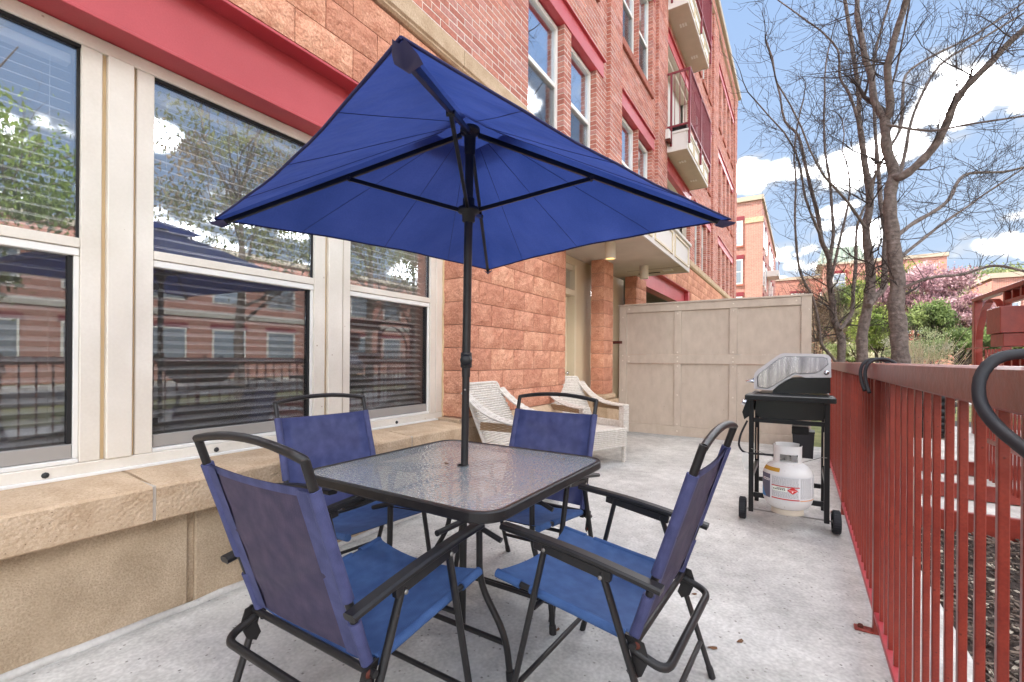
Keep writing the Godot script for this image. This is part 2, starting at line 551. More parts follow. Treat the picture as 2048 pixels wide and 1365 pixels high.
func label_tex() -> ImageTexture:
	var w := 512
	var h := 256
	var img := Image.create(w, h, false, Image.FORMAT_RGB8)
	img.fill(srgb(214, 214, 214))
	var g := RandomNumberGenerator.new()
	g.seed = 77
	img.fill_rect(Rect2i(0, 0, 100, h), srgb(92, 90, 108))
	for y in 110:
		img.fill_rect(Rect2i(0, y, int(62.0 * (1.0 - y / 110.0)), 1), srgb(60, 128, 190))
	img.fill_rect(Rect2i(22, 176, 72, 26), srgb(236, 236, 236))
	for k in 4:
		img.fill_rect(Rect2i(28 + k * 16, 182, 11, 13), srgb(60, 50, 60) if k else srgb(150, 50, 50))
	img.fill_rect(Rect2i(104, 0, 4, h), srgb(240, 240, 240))
	# printed text blocks: rows of short grey strokes
	for col in [[116, 290], [302, 398], [406, 504]]:
		var y := 30
		while y < h - 14:
			var x: int = col[0]
			while x < col[1] - 8:
				var l := g.randi_range(4, 14)
				img.fill_rect(Rect2i(x, y, mini(l, col[1] - x), 3), srgb(120, 118, 120))
				x += l + g.randi_range(3, 5)
			y += 8
		img.fill_rect(Rect2i(col[1] + 5, 8, 2, h - 16), srgb(246, 246, 246))
	img.fill_rect(Rect2i(112, 8, 184, 12), srgb(190, 60, 54))
	img.fill_rect(Rect2i(300, 6, 206, 9), srgb(214, 150, 96))
	img.fill_rect(Rect2i(112, 132, 184, 11), srgb(190, 60, 54))
	img.fill_rect(Rect2i(118, 88, 100, 42), srgb(226, 232, 220))
	for k in 7:
		img.fill_rect(Rect2i(124 + k * 12, 100, 8, 10), srgb(50, 50, 52))
		img.fill_rect(Rect2i(150 + k * 8, 114, 5, 8), srgb(50, 50, 52))
	for y in 68:
		var hw := 34 - absi(34 - y)
		img.fill_rect(Rect2i(250 - hw, 70 + y, hw * 2 + 1, 1), srgb(214, 44, 40))
	for y in 16:
		img.fill_rect(Rect2i(248 - y / 3, 84 + y, 3 + 2 * (y / 3), 1), srgb(250, 240, 236))
	img.fill_rect(Rect2i(228, 104, 46, 3), srgb(250, 240, 236))
	return ImageTexture.create_from_image(img)

# ------------------------------------------------------------------ camera, sky, sun
func view() -> void:
	var cam := Camera3D.new()
	cam.name = "camera"
	add_child(cam)
	cam.projection = Camera3D.PROJECTION_FRUSTUM
	cam.near = 0.05
	cam.far = 600.0
	cam.size = 1365.0 / FOCAL * 0.05
	cam.frustum_offset = Vector2(0, SHIFT_Y / FOCAL * 0.05)
	cam.position = Vector3(0, EYE, 0)
	cam.rotation = Vector3(0, PSI, 0)
	cam.rotate_object_local(Vector3(0, 0, 1), deg_to_rad(ROLL))
	cam.current = true
	var env := Environment.new()
	env.background_mode = Environment.BG_SKY
	env.tonemap_mode = Environment.TONE_MAPPER_LINEAR
	env.tonemap_exposure = 2.0
	env.sdfgi_enabled = true
	env.ssao_enabled = true
	env.ssil_enabled = true
	var sky := Sky.new()
	var pm := PanoramaSkyMaterial.new()
	pm.panorama = sky_tex()
	sky.sky_material = pm
	env.sky = sky
	var we := WorldEnvironment.new()
	we.name = "world_environment"
	we.environment = env
	add_child(we)
	var sun := DirectionalLight3D.new()
	sun.name = "sun"
	sun.light_color = Color(1.0, 0.95, 0.87)
	sun.light_energy = 1.6
	sun.light_angular_distance = 0.5
	sun.shadow_enabled = true
	add_child(sun)
	sun.look_at_from_position(Vector3(-0.64, 0.70, 0.32), Vector3.ZERO)

func sky_tex() -> ImageTexture:
	var w := 1536
	var h := 768
	var f := FastNoiseLite.new()
	f.seed = 261
	f.noise_type = FastNoiseLite.TYPE_SIMPLEX_SMOOTH
	f.frequency = 1.0
	f.fractal_octaves = 6
	f.fractal_gain = 0.52
	var img := Image.create(w, h, false, Image.FORMAT_RGBF)
	for y in h:
		var el := (0.5 - (y + 0.5) / h) * PI
		if el < -0.02:
			img.fill_rect(Rect2i(0, y, w, h - y), Color(0.30, 0.30, 0.30))
			break
		var s := maxf(sin(el), 0.0)
		var blue := Color(0.38, 0.45, 0.52).lerp(Color(0.175, 0.275, 0.47), pow(clampf(s * 1.25, 0.0, 1.0), 0.55))
		for x in w:
			var az := (x + 0.5) / w * TAU
			var d := Vector3(sin(az) * cos(el), s, -cos(az) * cos(el))
			var k := 2.3 / (s + 0.24)
			var n := f.get_noise_3d(d.x * k + 2.7, d.z * k, 0.3 * k)
			var a := smoothstep(0.0, 0.48, n)
			a *= 0.55 + 0.45 * smoothstep(0.0, 0.12, s)
			var thick := pow(clampf((a - 0.5) / 0.5, 0.0, 1.0), 1.3)
			img.set_pixel(x, y, blue.lerp(Color(0.44, 0.45, 0.465), 0.8 * smoothstep(0.0, 0.7, a)) + Color(1.0, 0.99, 0.98) * 17.0 * thick)
	return ImageTexture.create_from_image(img)

# ------------------------------------------------------------------ ground
func setting() -> void:
	kind(bpart(self, "ground", Vector3(-90, -0.6, -160), Vector3(120, -0.16, 60), M.lawn), "structure")
	kind(bpart(self, "patio_slab", Vector3(-3.3, -0.25, -7.6), Vector3(0.335, 0.0, 6), M.concrete), "structure")
	kind(bpart(self, "kerb", Vector3(0.335, -0.25, -7.6), Vector3(0.60, -0.012, 6), M.kerb_concrete, 0.012), "structure")
	kind(bpart(self, "planting_bed", Vector3(0.60, -0.25, -13.0), Vector3(4.4, -0.04, 6), M.mulch_soil), "structure")
	# wood chips lying on the bed
	var mm := MultiMesh.new()
	mm.transform_format = MultiMesh.TRANSFORM_3D
	mm.use_colors = true
	mm.mesh = box_mesh(Vector3(0.03, 0.005, 0.011))
	var cnt := 16000
	mm.instance_count = cnt
	rng.seed = 5
	for k in cnt:
		var b := Basis.from_euler(Vector3(rng.randfn(0, 0.3), rng.randf() * TAU, rng.randfn(0, 0.3))).scaled(Vector3(rng.randf_range(0.4, 1.7), 1, rng.randf_range(0.5, 1.5)))
		var x := 0.62 + 2.4 * pow(rng.randf(), 1.3)
		mm.set_instance_transform(k, Transform3D(b, Vector3(x, -0.037 + rng.randf() * 0.022, rng.randf_range(-4.45, 0.8))))
		var v := rng.randf()
		mm.set_instance_color(k, Color(0.05 + 0.16 * v * v, 0.035 + 0.12 * v * v, 0.028 + 0.09 * v * v) if rng.randf() < 0.85 else Color(0.42, 0.36, 0.28))
	var mi := MultiMeshInstance3D.new()
	mi.name = "wood_chip_mulch"
	mi.multimesh = mm
	mi.material_override = M.mulch
	add_child(mi)
	tag(mi, "dark wood chip mulch on the bed beyond the red railing", "mulch")
	kind(mi, "stuff")
	# path and street seen only mirrored in the windows
	kind(bpart(self, "path", Vector3(4.4, -0.2, -150), Vector3(6.2, -0.10, 50), M.kerb_concrete), "structure")
	kind(bpart(self, "road", Vector3(11.5, -0.2, -150), Vector3(18.5, -0.12, 50), M.asphalt), "structure")
	kind(bpart(self, "pavement", Vector3(18.5, -0.2, -150), Vector3(20.5, 0.0, 50), M.kerb_concrete), "structure")

# steps with steel risers, beyond the bed
func steps() -> void:
	var t := thing("outdoor_steps", "low concrete steps with dark red steel risers beyond the mulch bed", "steps", Vector3(0, 0, 0))
	var z := [-4.47, -4.90, -5.30]
	for k in 3:
		var y0: float = -0.04 if k == 0 else 0.115 * k
		bpart(t, "riser", Vector3(0.76, y0, z[k] - 0.04), Vector3(3.4, 0.115 * (k + 1), z[k]), M.rail_paint, 0.004)
		var back: float = z[k + 1] if k < 2 else -6.7
		bpart(t, "tread", Vector3(0.765, -0.24, back - (0.0 if k < 2 else 0.0)), Vector3(3.4, 0.115 * (k + 1) - 0.006, z[k] - 0.042), M.kerb_concrete)
	bpart(t, "side_wall", Vector3(0.70, -0.24, -6.7), Vector3(0.758, 0.36, -4.46), M.panel)
	bpart(t, "landing", Vector3(1.40, -0.24, -8.2), Vector3(3.4, 0.339, -6.702), M.kerb_concrete)

# ------------------------------------------------------------------ building
func rough_block(sx: float, sy: float, sz: float, sd: int, faces := [1, 0, 0]) -> ArrayMesh:
	# split-face block: x is outward; faces: which of +x, +z, -z are split
	var m := MB.new()
	var f := FastNoiseLite.new()
	f.seed = sd
	f.frequency = 9.0
	f.fractal_octaves = 3
	var h := Vector3(sx, sy, sz) * 0.5
	var dirs := [[Vector3(1, 0, 0), Vector3(0, 0, -1), Vector3(0, 1, 0)], [Vector3(0, 0, 1), Vector3(1, 0, 0), Vector3(0, 1, 0)], [Vector3(0, 0, -1), Vector3(-1, 0, 0), Vector3(0, 1, 0)],
		[Vector3(-1, 0, 0), Vector3(0, 0, 1), Vector3(0, 1, 0)], [Vector3(0, 1, 0), Vector3(1, 0, 0), Vector3(0, 0, -1)], [Vector3(0, -1, 0), Vector3(1, 0, 0), Vector3(0, 0, 1)]]
	for k in 6:
		var nn: Vector3 = dirs[k][0]
		var e: Vector3 = dirs[k][1]
		var g: Vector3 = dirs[k][2]
		var he := absf((e * h).dot(e))
		var hg := absf((g * h).dot(g))
		var c := nn * (nn * h).dot(nn)
		if k < 3 and faces[k]:
			var a := maxi(3, int(he * 2 / 0.055))
			var b := 4
			var pts := []
			for r in b + 1:
				for q in a + 1:
					var s := float(q) / a
					var t := float(r) / b
					var pt := c + e * (s * 2 - 1) * he + g * (t * 2 - 1) * hg
					var edge := minf(minf(s, 1 - s) * a, minf(t, 1 - t) * b)
					var lift := 0.0
					if edge > 0.01:
						lift = 0.010 + 0.011 * f.get_noise_3dv(pt * 2.0 + Vector3(sd, 0, 0)) + 0.004 * f.get_noise_3dv(pt * 7.0)
					pts.append(pt + nn * lift)
			for r in b:
				for q in a:
					var i0 := r * (a + 1) + q
					m.tri(pts[i0], pts[i0 + 1], pts[i0 + a + 2])
					m.tri(pts[i0], pts[i0 + a + 2], pts[i0 + a + 1])
		else:
			m.quad(c - e * he - g * hg, c + e * he - g * hg, c + e * he + g * hg, c - e * he + g * hg)
	return m.mesh()

var block_cache := {}
func block(parent: Node, ctr: Vector3, s: Vector3, faces := [1, 0, 0]) -> void:
	var v := rng.randi() % 4
	var key := [s.snapped(Vector3.ONE * 0.002), v, faces]
	if not block_cache.has(key):
		block_cache[key] = rough_block(s.x, s.y, s.z, v * 13 + 3, faces)
	part(parent, "block", block_cache[key], M["block%d" % (rng.randi() % 3)], ctr)

const COURSE := 0.2055
const BLK := 0.4064
# rows of split-face blocks on the plane x = face, from z0 down to z1 (z0 > z1)
func block_field(parent: Node, face: float, z0: float, z1: float, y0: float, rows: int, end_faces := [0, 0]) -> void:
	var jt := 0.006
	for r in rows:
		var z := z0
		var first := true
		while z > z1 + 0.02:
			var l := BLK if not first or r % 2 == 0 else BLK * 0.5
			if z - l < z1 + 0.06:
				l = z - z1
			var f := [1, 1 if first and end_faces[0] else 0, 1 if z - l <= z1 + 0.001 and end_faces[1] else 0]
			block(parent, Vector3(face - 0.145, y0 + (r + 0.5) * COURSE, z - l * 0.5), Vector3(0.29, COURSE - jt, l - jt), f)
			z -= l
			first = false

# holed slab of wall between x0 and x1; holes are [z_near, z_far, y0, y1]
func holed(m: MB, x0: float, x1: float, z0: float, z1: float, y0: float, y1: float, holes: Array, grow := 0.0) -> void:
	var zs := [z0, z1]
	var ys := [y0, y1]
	for o in holes:
		zs.append(clampf(o[0] + grow, z1, z0)); zs.append(clampf(o[1] - grow, z1, z0))
		ys.append(clampf(o[2] - grow, y0, y1)); ys.append(clampf(o[3] + grow, y0, y1))
	zs.sort(); ys.sort()
	for a in zs.size() - 1:
		if zs[a + 1] - zs[a] < 1e-4: continue
		var zc: float = (zs[a] + zs[a + 1]) * 0.5
		var start := -1.0
		for b in ys.size() - 1:
			var yc: float = (ys[b] + ys[b + 1]) * 0.5
			var open := false
			for o in holes:
				if zc < o[0] + grow and zc > o[1] - grow and yc > o[2] - grow and yc < o[3] + grow: open = true
			if not open and start < 0.0: start = ys[b]
			if start >= 0.0 and (open or b == ys.size() - 2):
				var top: float = ys[b] if open else ys[b + 1]
				if top - start > 1e-4:
					m.span(Vector3(x0, start, zs[a]), Vector3(x1, top, zs[a + 1]))
				start = -1.0

# bricks in running bond; returns [centre, length] of each
const BL := 0.203
const BH := 0.057
const JT := 0.010
func brick_spots(z0: float, z1: float, y0: float, y1: float, holes: Array) -> Array:
	var out := []
	var row := 0
	var y := y0
	while y + BH < y1 + 0.03:
		var yc := y + BH * 0.5
		# free stretches along z in this row
		var cuts := [[z1, z0]]
		for o in holes:
			if yc > o[2] and yc < o[3]:
				var nx := []
				for s in cuts:
					if o[0] <= s[0] or o[1] >= s[1]:
						nx.append(s)
						continue
					if o[1] > s[0] + 0.02: nx.append([s[0], o[1]])
					if o[0] < s[1] - 0.02: nx.append([o[0], s[1]])
				cuts = nx
		for s in cuts:
			var per := BL + JT
			var b: float = s[1]
			var l := BL if row % 2 else BL * 0.5 - JT * 0.5
			while b > s[0] + 0.01:
				var a: float = b - l
				if a < s[0] + 0.055: a = s[0]
				out.append([Vector3(0, yc, (a + b) * 0.5), b - a])
				b = a - JT
				l = BL
		y += BH + JT
		row += 1
	return out

var brick_list := []
func brick_wall(parent: Node, called: String, face: float, z0: float, z1: float, y0: float, y1: float, holes: Array) -> Node3D:
	var m := MB.new()
	holed(m, face - 0.22, face - 0.0045, z0 - 0.006, z1 + 0.006, y0, y1, holes, 0.006)
	var w := part(parent, called, m, M.mortar)
	for s in brick_spots(z0, z1, y0, y1, holes):
		brick_list.append([w, Vector3(face - 0.052, s[0].y, s[0].z), s[1], face])
	return w

func lay_bricks() -> void:
	# the 300 that show largest are pieces of their own, the rest one mass on each wall
	var scored := []
	for k in brick_list.size():
		var p: Vector3 = brick_list[k][1]
		var fw := -p.z * cos(PSI) - p.x * sin(PSI)
		var u := (p.x * cos(PSI) - p.z * sin(PSI)) / maxf(fw, 0.01) * FOCAL
		var v := -(p.y - EYE) / maxf(fw, 0.01) * FOCAL + SHIFT_Y
		var seen := fw > 0.1 and absf(u) < 1010.0 and absf(v) < 670.0 and u > -200.0
		scored.append([fw if seen else 1000.0 + k * 0.001, k])
	scored.sort_custom(func(a, b): return a[0] < b[0])
	var single := {}
	for k in mini(300, scored.size()):
		single[scored[k][1]] = true
	rng.seed = 21
	var mass := {}
	var tones := []
	for k in 5:
		tones.append(M["brick%d" % k].albedo_color.srgb_to_linear())
	for k in brick_list.size():
		var b: Array = brick_list[k]
		if single.has(k):
			var l: float = snappedf(b[2], 0.004)
			part(b[0], "brick", box_mesh(Vector3(0.1, BH, l), 0.0025), M["brick%d" % (rng.randi() % 5)], b[1] + Vector3(rng.randf_range(-0.0015, 0.0015), 0, 0))
		else:
			if not mass.has(b[0]): mass[b[0]] = []
			mass[b[0]].append(b)
	for w in mass:
		var mm := MultiMesh.new()
		mm.transform_format = MultiMesh.TRANSFORM_3D
		mm.use_colors = true
		mm.mesh = box_mesh(Vector3(0.1, BH, BL))
		mm.instance_count = mass[w].size()
		for k in mass[w].size():
			var b: Array = mass[w][k]
			mm.set_instance_transform(k, Transform3D(Basis.IDENTITY.scaled(Vector3(1, 1, b[2] / BL)), b[1] + Vector3(rng.randf_range(-0.002, 0.002), 0, 0)))
			mm.set_instance_color(k, tones[rng.randi() % 5] * rng.randf_range(0.88, 1.1))
		var mi := MultiMeshInstance3D.new()
		mi.name = "brickwork"
		mi.multimesh = mm
		mi.material_override = M.brick_mass
		w.add_child(mi, true)
		kind(mi, "stuff")

# sash window in an upper wall; x is the wall face
func sash(parent: Node, face: float, z0: float, z1: float, y0: float, y1: float, shade := 0.5) -> void:
	var t := node(parent, "window", Vector3(face - 0.125, y0, (z0 + z1) * 0.5))
	var w := z0 - z1
	var h := y1 - y0
	var f := MB.new()
	var fw := 0.05
	f.box(Vector3(0, h * 0.5, w * 0.5 - fw * 0.5), Vector3(0.07, h, fw))
	f.box(Vector3(0, h * 0.5, -w * 0.5 + fw * 0.5), Vector3(0.07, h, fw))
	f.box(Vector3(0, fw * 0.5, 0), Vector3(0.068, fw, w - 2 * fw))
	f.box(Vector3(0, h - fw * 0.5, 0), Vector3(0.068, fw, w - 2 * fw))
	part(t, "frame", f, M.vinyl)
	bpart(t, "meeting_rail", Vector3(-0.03, h * 0.5 - 0.025, -w * 0.5 + fw), Vector3(0.028, h * 0.5 + 0.025, w * 0.5 - fw), M.vinyl)
	bpart(t, "pane", Vector3(-0.004, h * 0.5 + 0.025, -w * 0.5 + fw), Vector3(0.004, h - fw, w * 0.5 - fw), M.upper_glass)
	bpart(t, "pane", Vector3(-0.014, fw, -w * 0.5 + fw), Vector3(-0.006, h * 0.5 - 0.025, w * 0.5 - fw), M.upper_glass)
	bpart(t, "insect_screen", Vector3(0.012, fw, -w * 0.5 + fw), Vector3(0.014, h * 0.5 - 0.025, w * 0.5 - fw), M.insect_screen)
	bpart(t, "curtain", Vector3(-0.07, h * (1 - shade), -w * 0.5 + fw), Vector3(-0.055, h - fw, w * 0.5 - fw), M.curtain)

func building() -> Node3D:
	var t := thing("apartment_building", "four storey red brick apartment block with rough blocks at ground level and red steel beams", "building")
	rng.seed = 11
	# ---- masses that close it off
	bpart(t, "upper_core", Vector3(-15, 3.35, -22.75), Vector3(-2.78, 13.0, 14), M.room)
	bpart(t, "lower_core", Vector3(-15, -0.2, -22.75), Vector3(-6.2, 3.35, 14), M.room)
	bpart(t, "roof", Vector3(-15.2, 13.002, -23.1), Vector3(-2.32, 13.22, 14), M.cornice, 0.02)
	bpart(t, "room_floor", Vector3(-6.2, -0.2, -22.7), Vector3(-3.3, 0.25, 14), M.room_floor)
	bpart(t, "room_wall", Vector3(-6.2, 0.25, -3.4), Vector3(-2.8, 3.35, -3.25), M.room)
	bpart(t, "room_wall", Vector3(-6.2, 0.25, 3.2), Vector3(-2.8, 3.35, 3.35), M.room)
	# ---- stucco base with a groove, white skirting
	for s in [[6.0, -1.052], [-1.022, 6.0]]: pass
	bpart(t, "stucco_base", Vector3(-3.3, -0.02, -1.022), Vector3(-2.443, 0.47, 6), M.stucco, 0.006)
	bpart(t, "stucco_base", Vector3(-3.3, -0.02, -3.08), Vector3(-2.443, 0.47, -1.052), M.stucco, 0.006)
	bpart(t, "stucco_groove", Vector3(-3.25, -0.02, -1.06), Vector3(-2.462, 0.468, -1.014), M.stucco)
	var sk := MB.new()
	rng.seed = 3
	var pts := []
	for k in 60:
		pts.append(Vector3(-2.440 + rng.randf_range(-0.003, 0.006), 0.006 + rng.randf_range(-0.004, 0.004), 3.0 - k * 0.104))
	sk.tube(pts, 0.019, 6)
	part(t, "skirting", sk, M.kerb_concrete)
	# ---- stone sill slabs
	var zs := [3.0, 0.9, -0.853, -2.40, -3.07]
	for k in 4:
		var m := MB.new()
		var a: float = zs[k] - 0.007
		var b: float = zs[k + 1] + 0.007
		var poly := PackedVector2Array([Vector2(-2.80, 0.468), Vector2(-2.352, 0.468), Vector2(-2.346, 0.474), Vector2(-2.346, 0.612), Vector2(-2.353, 0.622), Vector2(-2.62, 0.641), Vector2(-2.80, 0.641)])
		m.prism(poly, a - b, Transform3D(Basis.IDENTITY, Vector3(0, 0, (a + b) * 0.5)))
		part(t, "sill_stone", m, M.stone)
		if k < 3:
			bpart(t, "sill_joint", Vector3(-2.78, 0.475, zs[k + 1] - 0.0075), Vector3(-2.351, 0.622, zs[k + 1] + 0.0075), M.joint)
	# ---- ground floor windows
	window_group(t)
	# ---- steel beams over the windows
	for b in [[3.2, -3.18], [-8.8, -12.66]]:
		var bm := node(t, "steel_beam")
		bpart(bm, "web", Vector3(-2.66, 2.668, b[1]), Vector3(-2.60, 2.985, b[0]), M.red_paint)
		bpart(bm, "top_flange", Vector3(-2.66, 2.985, b[1] - 0.002), Vector3(-2.484, 3.003, b[0] + 0.002), M.red_paint, 0.003)
		bpart(bm, "bottom_flange", Vector3(-2.80, 2.650, b[1] - 0.002), Vector3(-2.594, 2.668, b[0] + 0.002), M.red_paint, 0.003)
	bpart(t, "beam_end_post", Vector3(-2.75, 2.62, -12.86), Vector3(-2.5, 3.0, -12.67), M.red_paint)
	# ---- split-face block walls
	var bw := node(t, "block_wall")
	bpart(bw, "mortar_bed", Vector3(-2.79, 0.62, -5.19), Vector3(-2.50, 3.7, -3.20), M.block_mortar)
	block_field(bw, -2.487, -3.18, -5.21, 0.664, 11, [1, 1])
	bpart(bw, "mortar_bed", Vector3(-2.79, 3.004, -3.2), Vector3(-2.50, 3.7, 3), M.block_mortar)
	block_field(bw, -2.487, 2.9, -5.21, 3.006, 3)
	bpart(bw, "mortar_bed", Vector3(-2.79, 3.004, -22.7), Vector3(-2.50, 3.7, -8.75), M.block_mortar)
	block_field(bw, -2.487, -8.75, -18.6, 3.006, 3)
	bpart(bw, "mortar_bed", Vector3(-2.79, 0.0, -22.7), Vector3(-2.50, 3.0, -12.87), M.block_mortar)
	block_field(bw, -2.487, -12.87, -16.9, 2.59, 2)
	for p in [[-6.53, -6.93], [-8.12, -8.75]]:
		var pil := node(t, "pillar")
		bpart(pil, "mortar_bed", Vector3(-2.68, 0.66, p[1] + 0.012), Vector3(-2.502, 2.69, p[0] - 0.012), M.block_mortar)
		for r in 10:
			block(pil, Vector3(-2.59, 0.664 + (r + 0.5) * 0.2026, (p[0] + p[1]) * 0.5), Vector3(0.205, 0.195, p[0] - p[1] - 0.004), [1, 1, 1])
		bpart(pil, "stone_base", Vector3(-2.74, -0.02, p[1] - 0.05), Vector3(-2.40, 0.58, p[0] + 0.05), M.stone, 0.01)
		bpart(pil, "stone_cap", Vector3(-2.72, 0.583, p[1] - 0.025), Vector3(-2.44, 0.662, p[0] + 0.025), M.stone, 0.02)
	# stone plinth under the block wall
	var pl := MB.new()
	pl.prism(PackedVector2Array([Vector2(-2.8, -0.02), Vector2(-2.41, -0.02), Vector2(-2.41, 0.585), Vector2(-2.48, 0.655), Vector2(-2.8, 0.655)]), 2.12, Transform3D(Basis.IDENTITY, Vector3(0, 0, -4.14)))
	part(t, "stone_plinth", pl, M.stone)
	# ---- stone band under the brickwork
	var band := node(t, "stone_band")
	var z := 3.0
	while z > -22.8:
		var z2 := maxf(z - 1.52, -22.8)
		var m := MB.new()
		m.prism(PackedVector2Array([Vector2(-2.78, 3.635), Vector2(-2.470, 3.635), Vector2(-2.452, 3.650), Vector2(-2.452, 3.664), Vector2(-2.436, 3.678), Vector2(-2.436, 3.812), Vector2(-2.50, 3.828), Vector2(-2.78, 3.828)]), z - z2 - 0.006, Transform3D(Basis.IDENTITY, Vector3(0, 0, (z + z2) * 0.5)))
		part(band, "band_stone", m, M.stone)
		z = z2
	# ---- brick storeys: holes are [near z, far z, y0, y1]
	var holes := []
	var wins := []
	for p in [[-4.27, -5.15], [-5.36, -6.21], [-7.28, -8.2], [-8.24, -9.13]]:
		wins.append([p[0], p[1], 3.83, 5.35])
		wins.append([p[0] + (0.0), p[1], 6.44, 8.30])
		wins.append([p[0], p[1], 9.5, 11.35])
	wins[3] = [-5.36, -6.21, 3.83, 5.35]
	for p in [[-13.5, -14.25], [-14.55, -15.3], [-15.55, -16.0]]:
		for y in [3.83, 6.6, 9.55]:
			wins.append([p[0], p[1], y, y + 1.8])
	for p in [[-17.6, -18.3], [-18.75, -19.45], [-19.9, -20.6], [-21.05, -21.75]]:
		for y in [3.83, 6.6, 9.55]:
			wins.append([p[0], p[1], y, y + 1.85])
	wins.append([2.2, 1.3, 3.83, 5.35]); wins.append([0.6, -0.3, 3.83, 5.35])
	for w in wins: holes.append(w)
	# balcony recesses
	for y in [5.70, 8.75]:
		holes.append([-10.2, -12.9, y, y + 2.45])
	holes.append([-10.2, -12.9, 3.83, 5.35])
	brick_wall(t, "brick_wall", -2.5, 3.0, -22.8, 3.832, 12.95, holes)
	# pilasters standing proud of the wall
	for p in [[-6.62, -7.16], [-9.36, -10.12], [-16.25, -17.3], [-22.0, -22.78]]:
		brick_wall(t, "pilaster", -2.44, p[0], p[1], 3.832, 12.6, [])
	# parapet band
	brick_wall(t, "parapet", -2.42, 3.0, -22.85, 12.62, 12.98, [])
	for w in wins:
		sash(t, -2.5, w[0] - 0.004, w[1] + 0.004, w[2] + 0.002, w[3] - (0.02 if w[2] < 4.0 or w[2] > 9.0 else 0.0), rng.randf_range(0.1, 0.6))
		if w[2] > 6.0:
			# brick-on-edge sill
			var sl := node(t, "brick_sill")
			var n := int((w[0] - w[1] + 0.1) / 0.067)
			for k in n:
				part(sl, "brick", box_mesh(Vector3(0.16, 0.1, 0.057), 0.003), M["brick%d" % [1, 3, 3][k % 3]], Vector3(-2.53, w[2] - 0.06, w[0] + 0.03 - k * 0.067), Basis(Vector3.FORWARD, 0.12))
	# red lintels over pairs of windows
	for l in [[-4.15, -6.46], [-7.26, -9.24], [-10.2, -12.9], [-13.3, -16.1], [-17.4, -21.95]]:
		for y in [5.352, 8.42 if l[0] < -17 else 8.31, 11.42]:
			if l[0] == -10.2 and y > 5.4: y -= 0.14
			var lt := node(t, "lintel")
			bpart(lt, "plate", Vector3(-2.60, y, l[1]), Vector3(-2.486, y + 0.23, l[0]), M.red_paint, 0.004)
			bpart(lt, "lip", Vector3(-2.60, y + 0.231, l[1] - 0.01), Vector3(-2.45, y + 0.247, l[0] + 0.01), M.red_paint)
	# ---- entrance recess under the lower balcony
	for d in [[-5.215, -6.52, "5"], [-6.935, -8.115, ""]]:
		entrance(t, d[0], d[1], d[2])
	# ---- balconies
	balcony(t, -2.5, -1.60, -4.75, -8.2, 2.69, 0.42, 1.06, true)
	balcony(t, -2.5, -2.03, -10.1, -12.66, 5.65, 0.36, 1.28, false)
	balcony(t, -2.5, -2.03, -10.1, -12.66, 8.72, 0.36, 1.28, false)
	for y in [5.70, 8.75]:
		var rc := node(t, "balcony_recess")
		bpart(rc, "back_wall", Vector3(-4.0, y - 0.05, -12.88), Vector3(-3.9, y + 2.45, -10.22), M.trim_paint)
		bpart(rc, "ceiling", Vector3(-3.9, y + 2.36, -12.88), Vector3(-2.6, y + 2.44, -10.22), M.soffit)
	# wall vent
	var vent := node(t, "wall_vent")
	bpart(vent, "hood", Vector3(-2.44, 5.86, -10.06), Vector3(-2.36, 6.06, -9.90), M.balcony_white, 0.008)
	bpart(vent, "outlet", Vector3(-2.42, 5.80, -10.05), Vector3(-2.34, 5.858, -9.91), M.rust_bolt)
	return t

func entrance(t: Node3D, z0: float, z1: float, number: String) -> void:
	var d := node(t, "entrance")
	bpart(d, "panel_wall", Vector3(-2.90, 0.0, z1 - 0.36), Vector3(-2.84, 2.685, z1 + 0.26), M.trim_paint)
	bpart(d, "head_panel", Vector3(-2.90, 2.58, z1 + 0.262), Vector3(-2.84, 2.685, z0), M.trim_paint)
	bpart(d, "jamb", Vector3(-2.99, 0.0, z1 + 0.205), Vector3(-2.835, 2.58, z1 + 0.27), M.door_paint)
	bpart(d, "transom_bar", Vector3(-2.99, 2.125, z1 + 0.272), Vector3(-2.82, 2.20, z0 - 0.01), M.door_paint)
	bpart(d, "transom_frame", Vector3(-2.96, 2.50, z1 + 0.272), Vector3(-2.86, 2.578, z0 - 0.01), M.door_paint)
	bpart(d, "transom_pane", Vector3(-2.925, 2.2, z1 + 0.272), Vector3(-2.915, 2.5, z0 - 0.01), M.clear_glass)
	bpart(d, "door_leaf", Vector3(-3.0, 0.01, z1 + 0.272), Vector3(-2.955, 2.123, z0 - 0.02), M.door_paint)
	for y in [[0.2, 0.75], [0.95, 1.5], [1.62, 1.95]]:
		for k in 2:
			var a := z1 + 0.36 + k * 0.42
			bpart(d, "door_panel", Vector3(-2.956, y[0], a), Vector3(-2.945, y[1], a + 0.32), M.door_paint, 0.008)
	var hb := MB.new()
	hb.lathe([Vector2(0, 0.06), Vector2(0.024, 0.055), Vector2(0.028, 0.03), Vector2(0.012, 0.02), Vector2(0.012, 0.0)], 12)
	part(d, "door_knob", hb, M.chrome, Vector3(-2.953, 0.98, z1 + 0.34), Basis(Vector3(0, 0, 1), -PI / 2))
	bpart(d, "recess_back", Vector3(-3.32, 0.0, z1 - 0.3), Vector3(-3.28, 2.68, z0), M.room)
	if number:
		var tm := TextMesh.new()
		tm.text = number
		tm.font = SystemFont.new()
		tm.font.font_names = PackedStringArray(["Droid Sans"])
		tm.font_size = 32
		tm.pixel_size = 0.005
		tm.depth = 0.004
		part(d, "door_number", tm, M.print_dark, Vector3(-2.90, 2.36, -5.98), Basis(Vector3.UP, PI / 2))

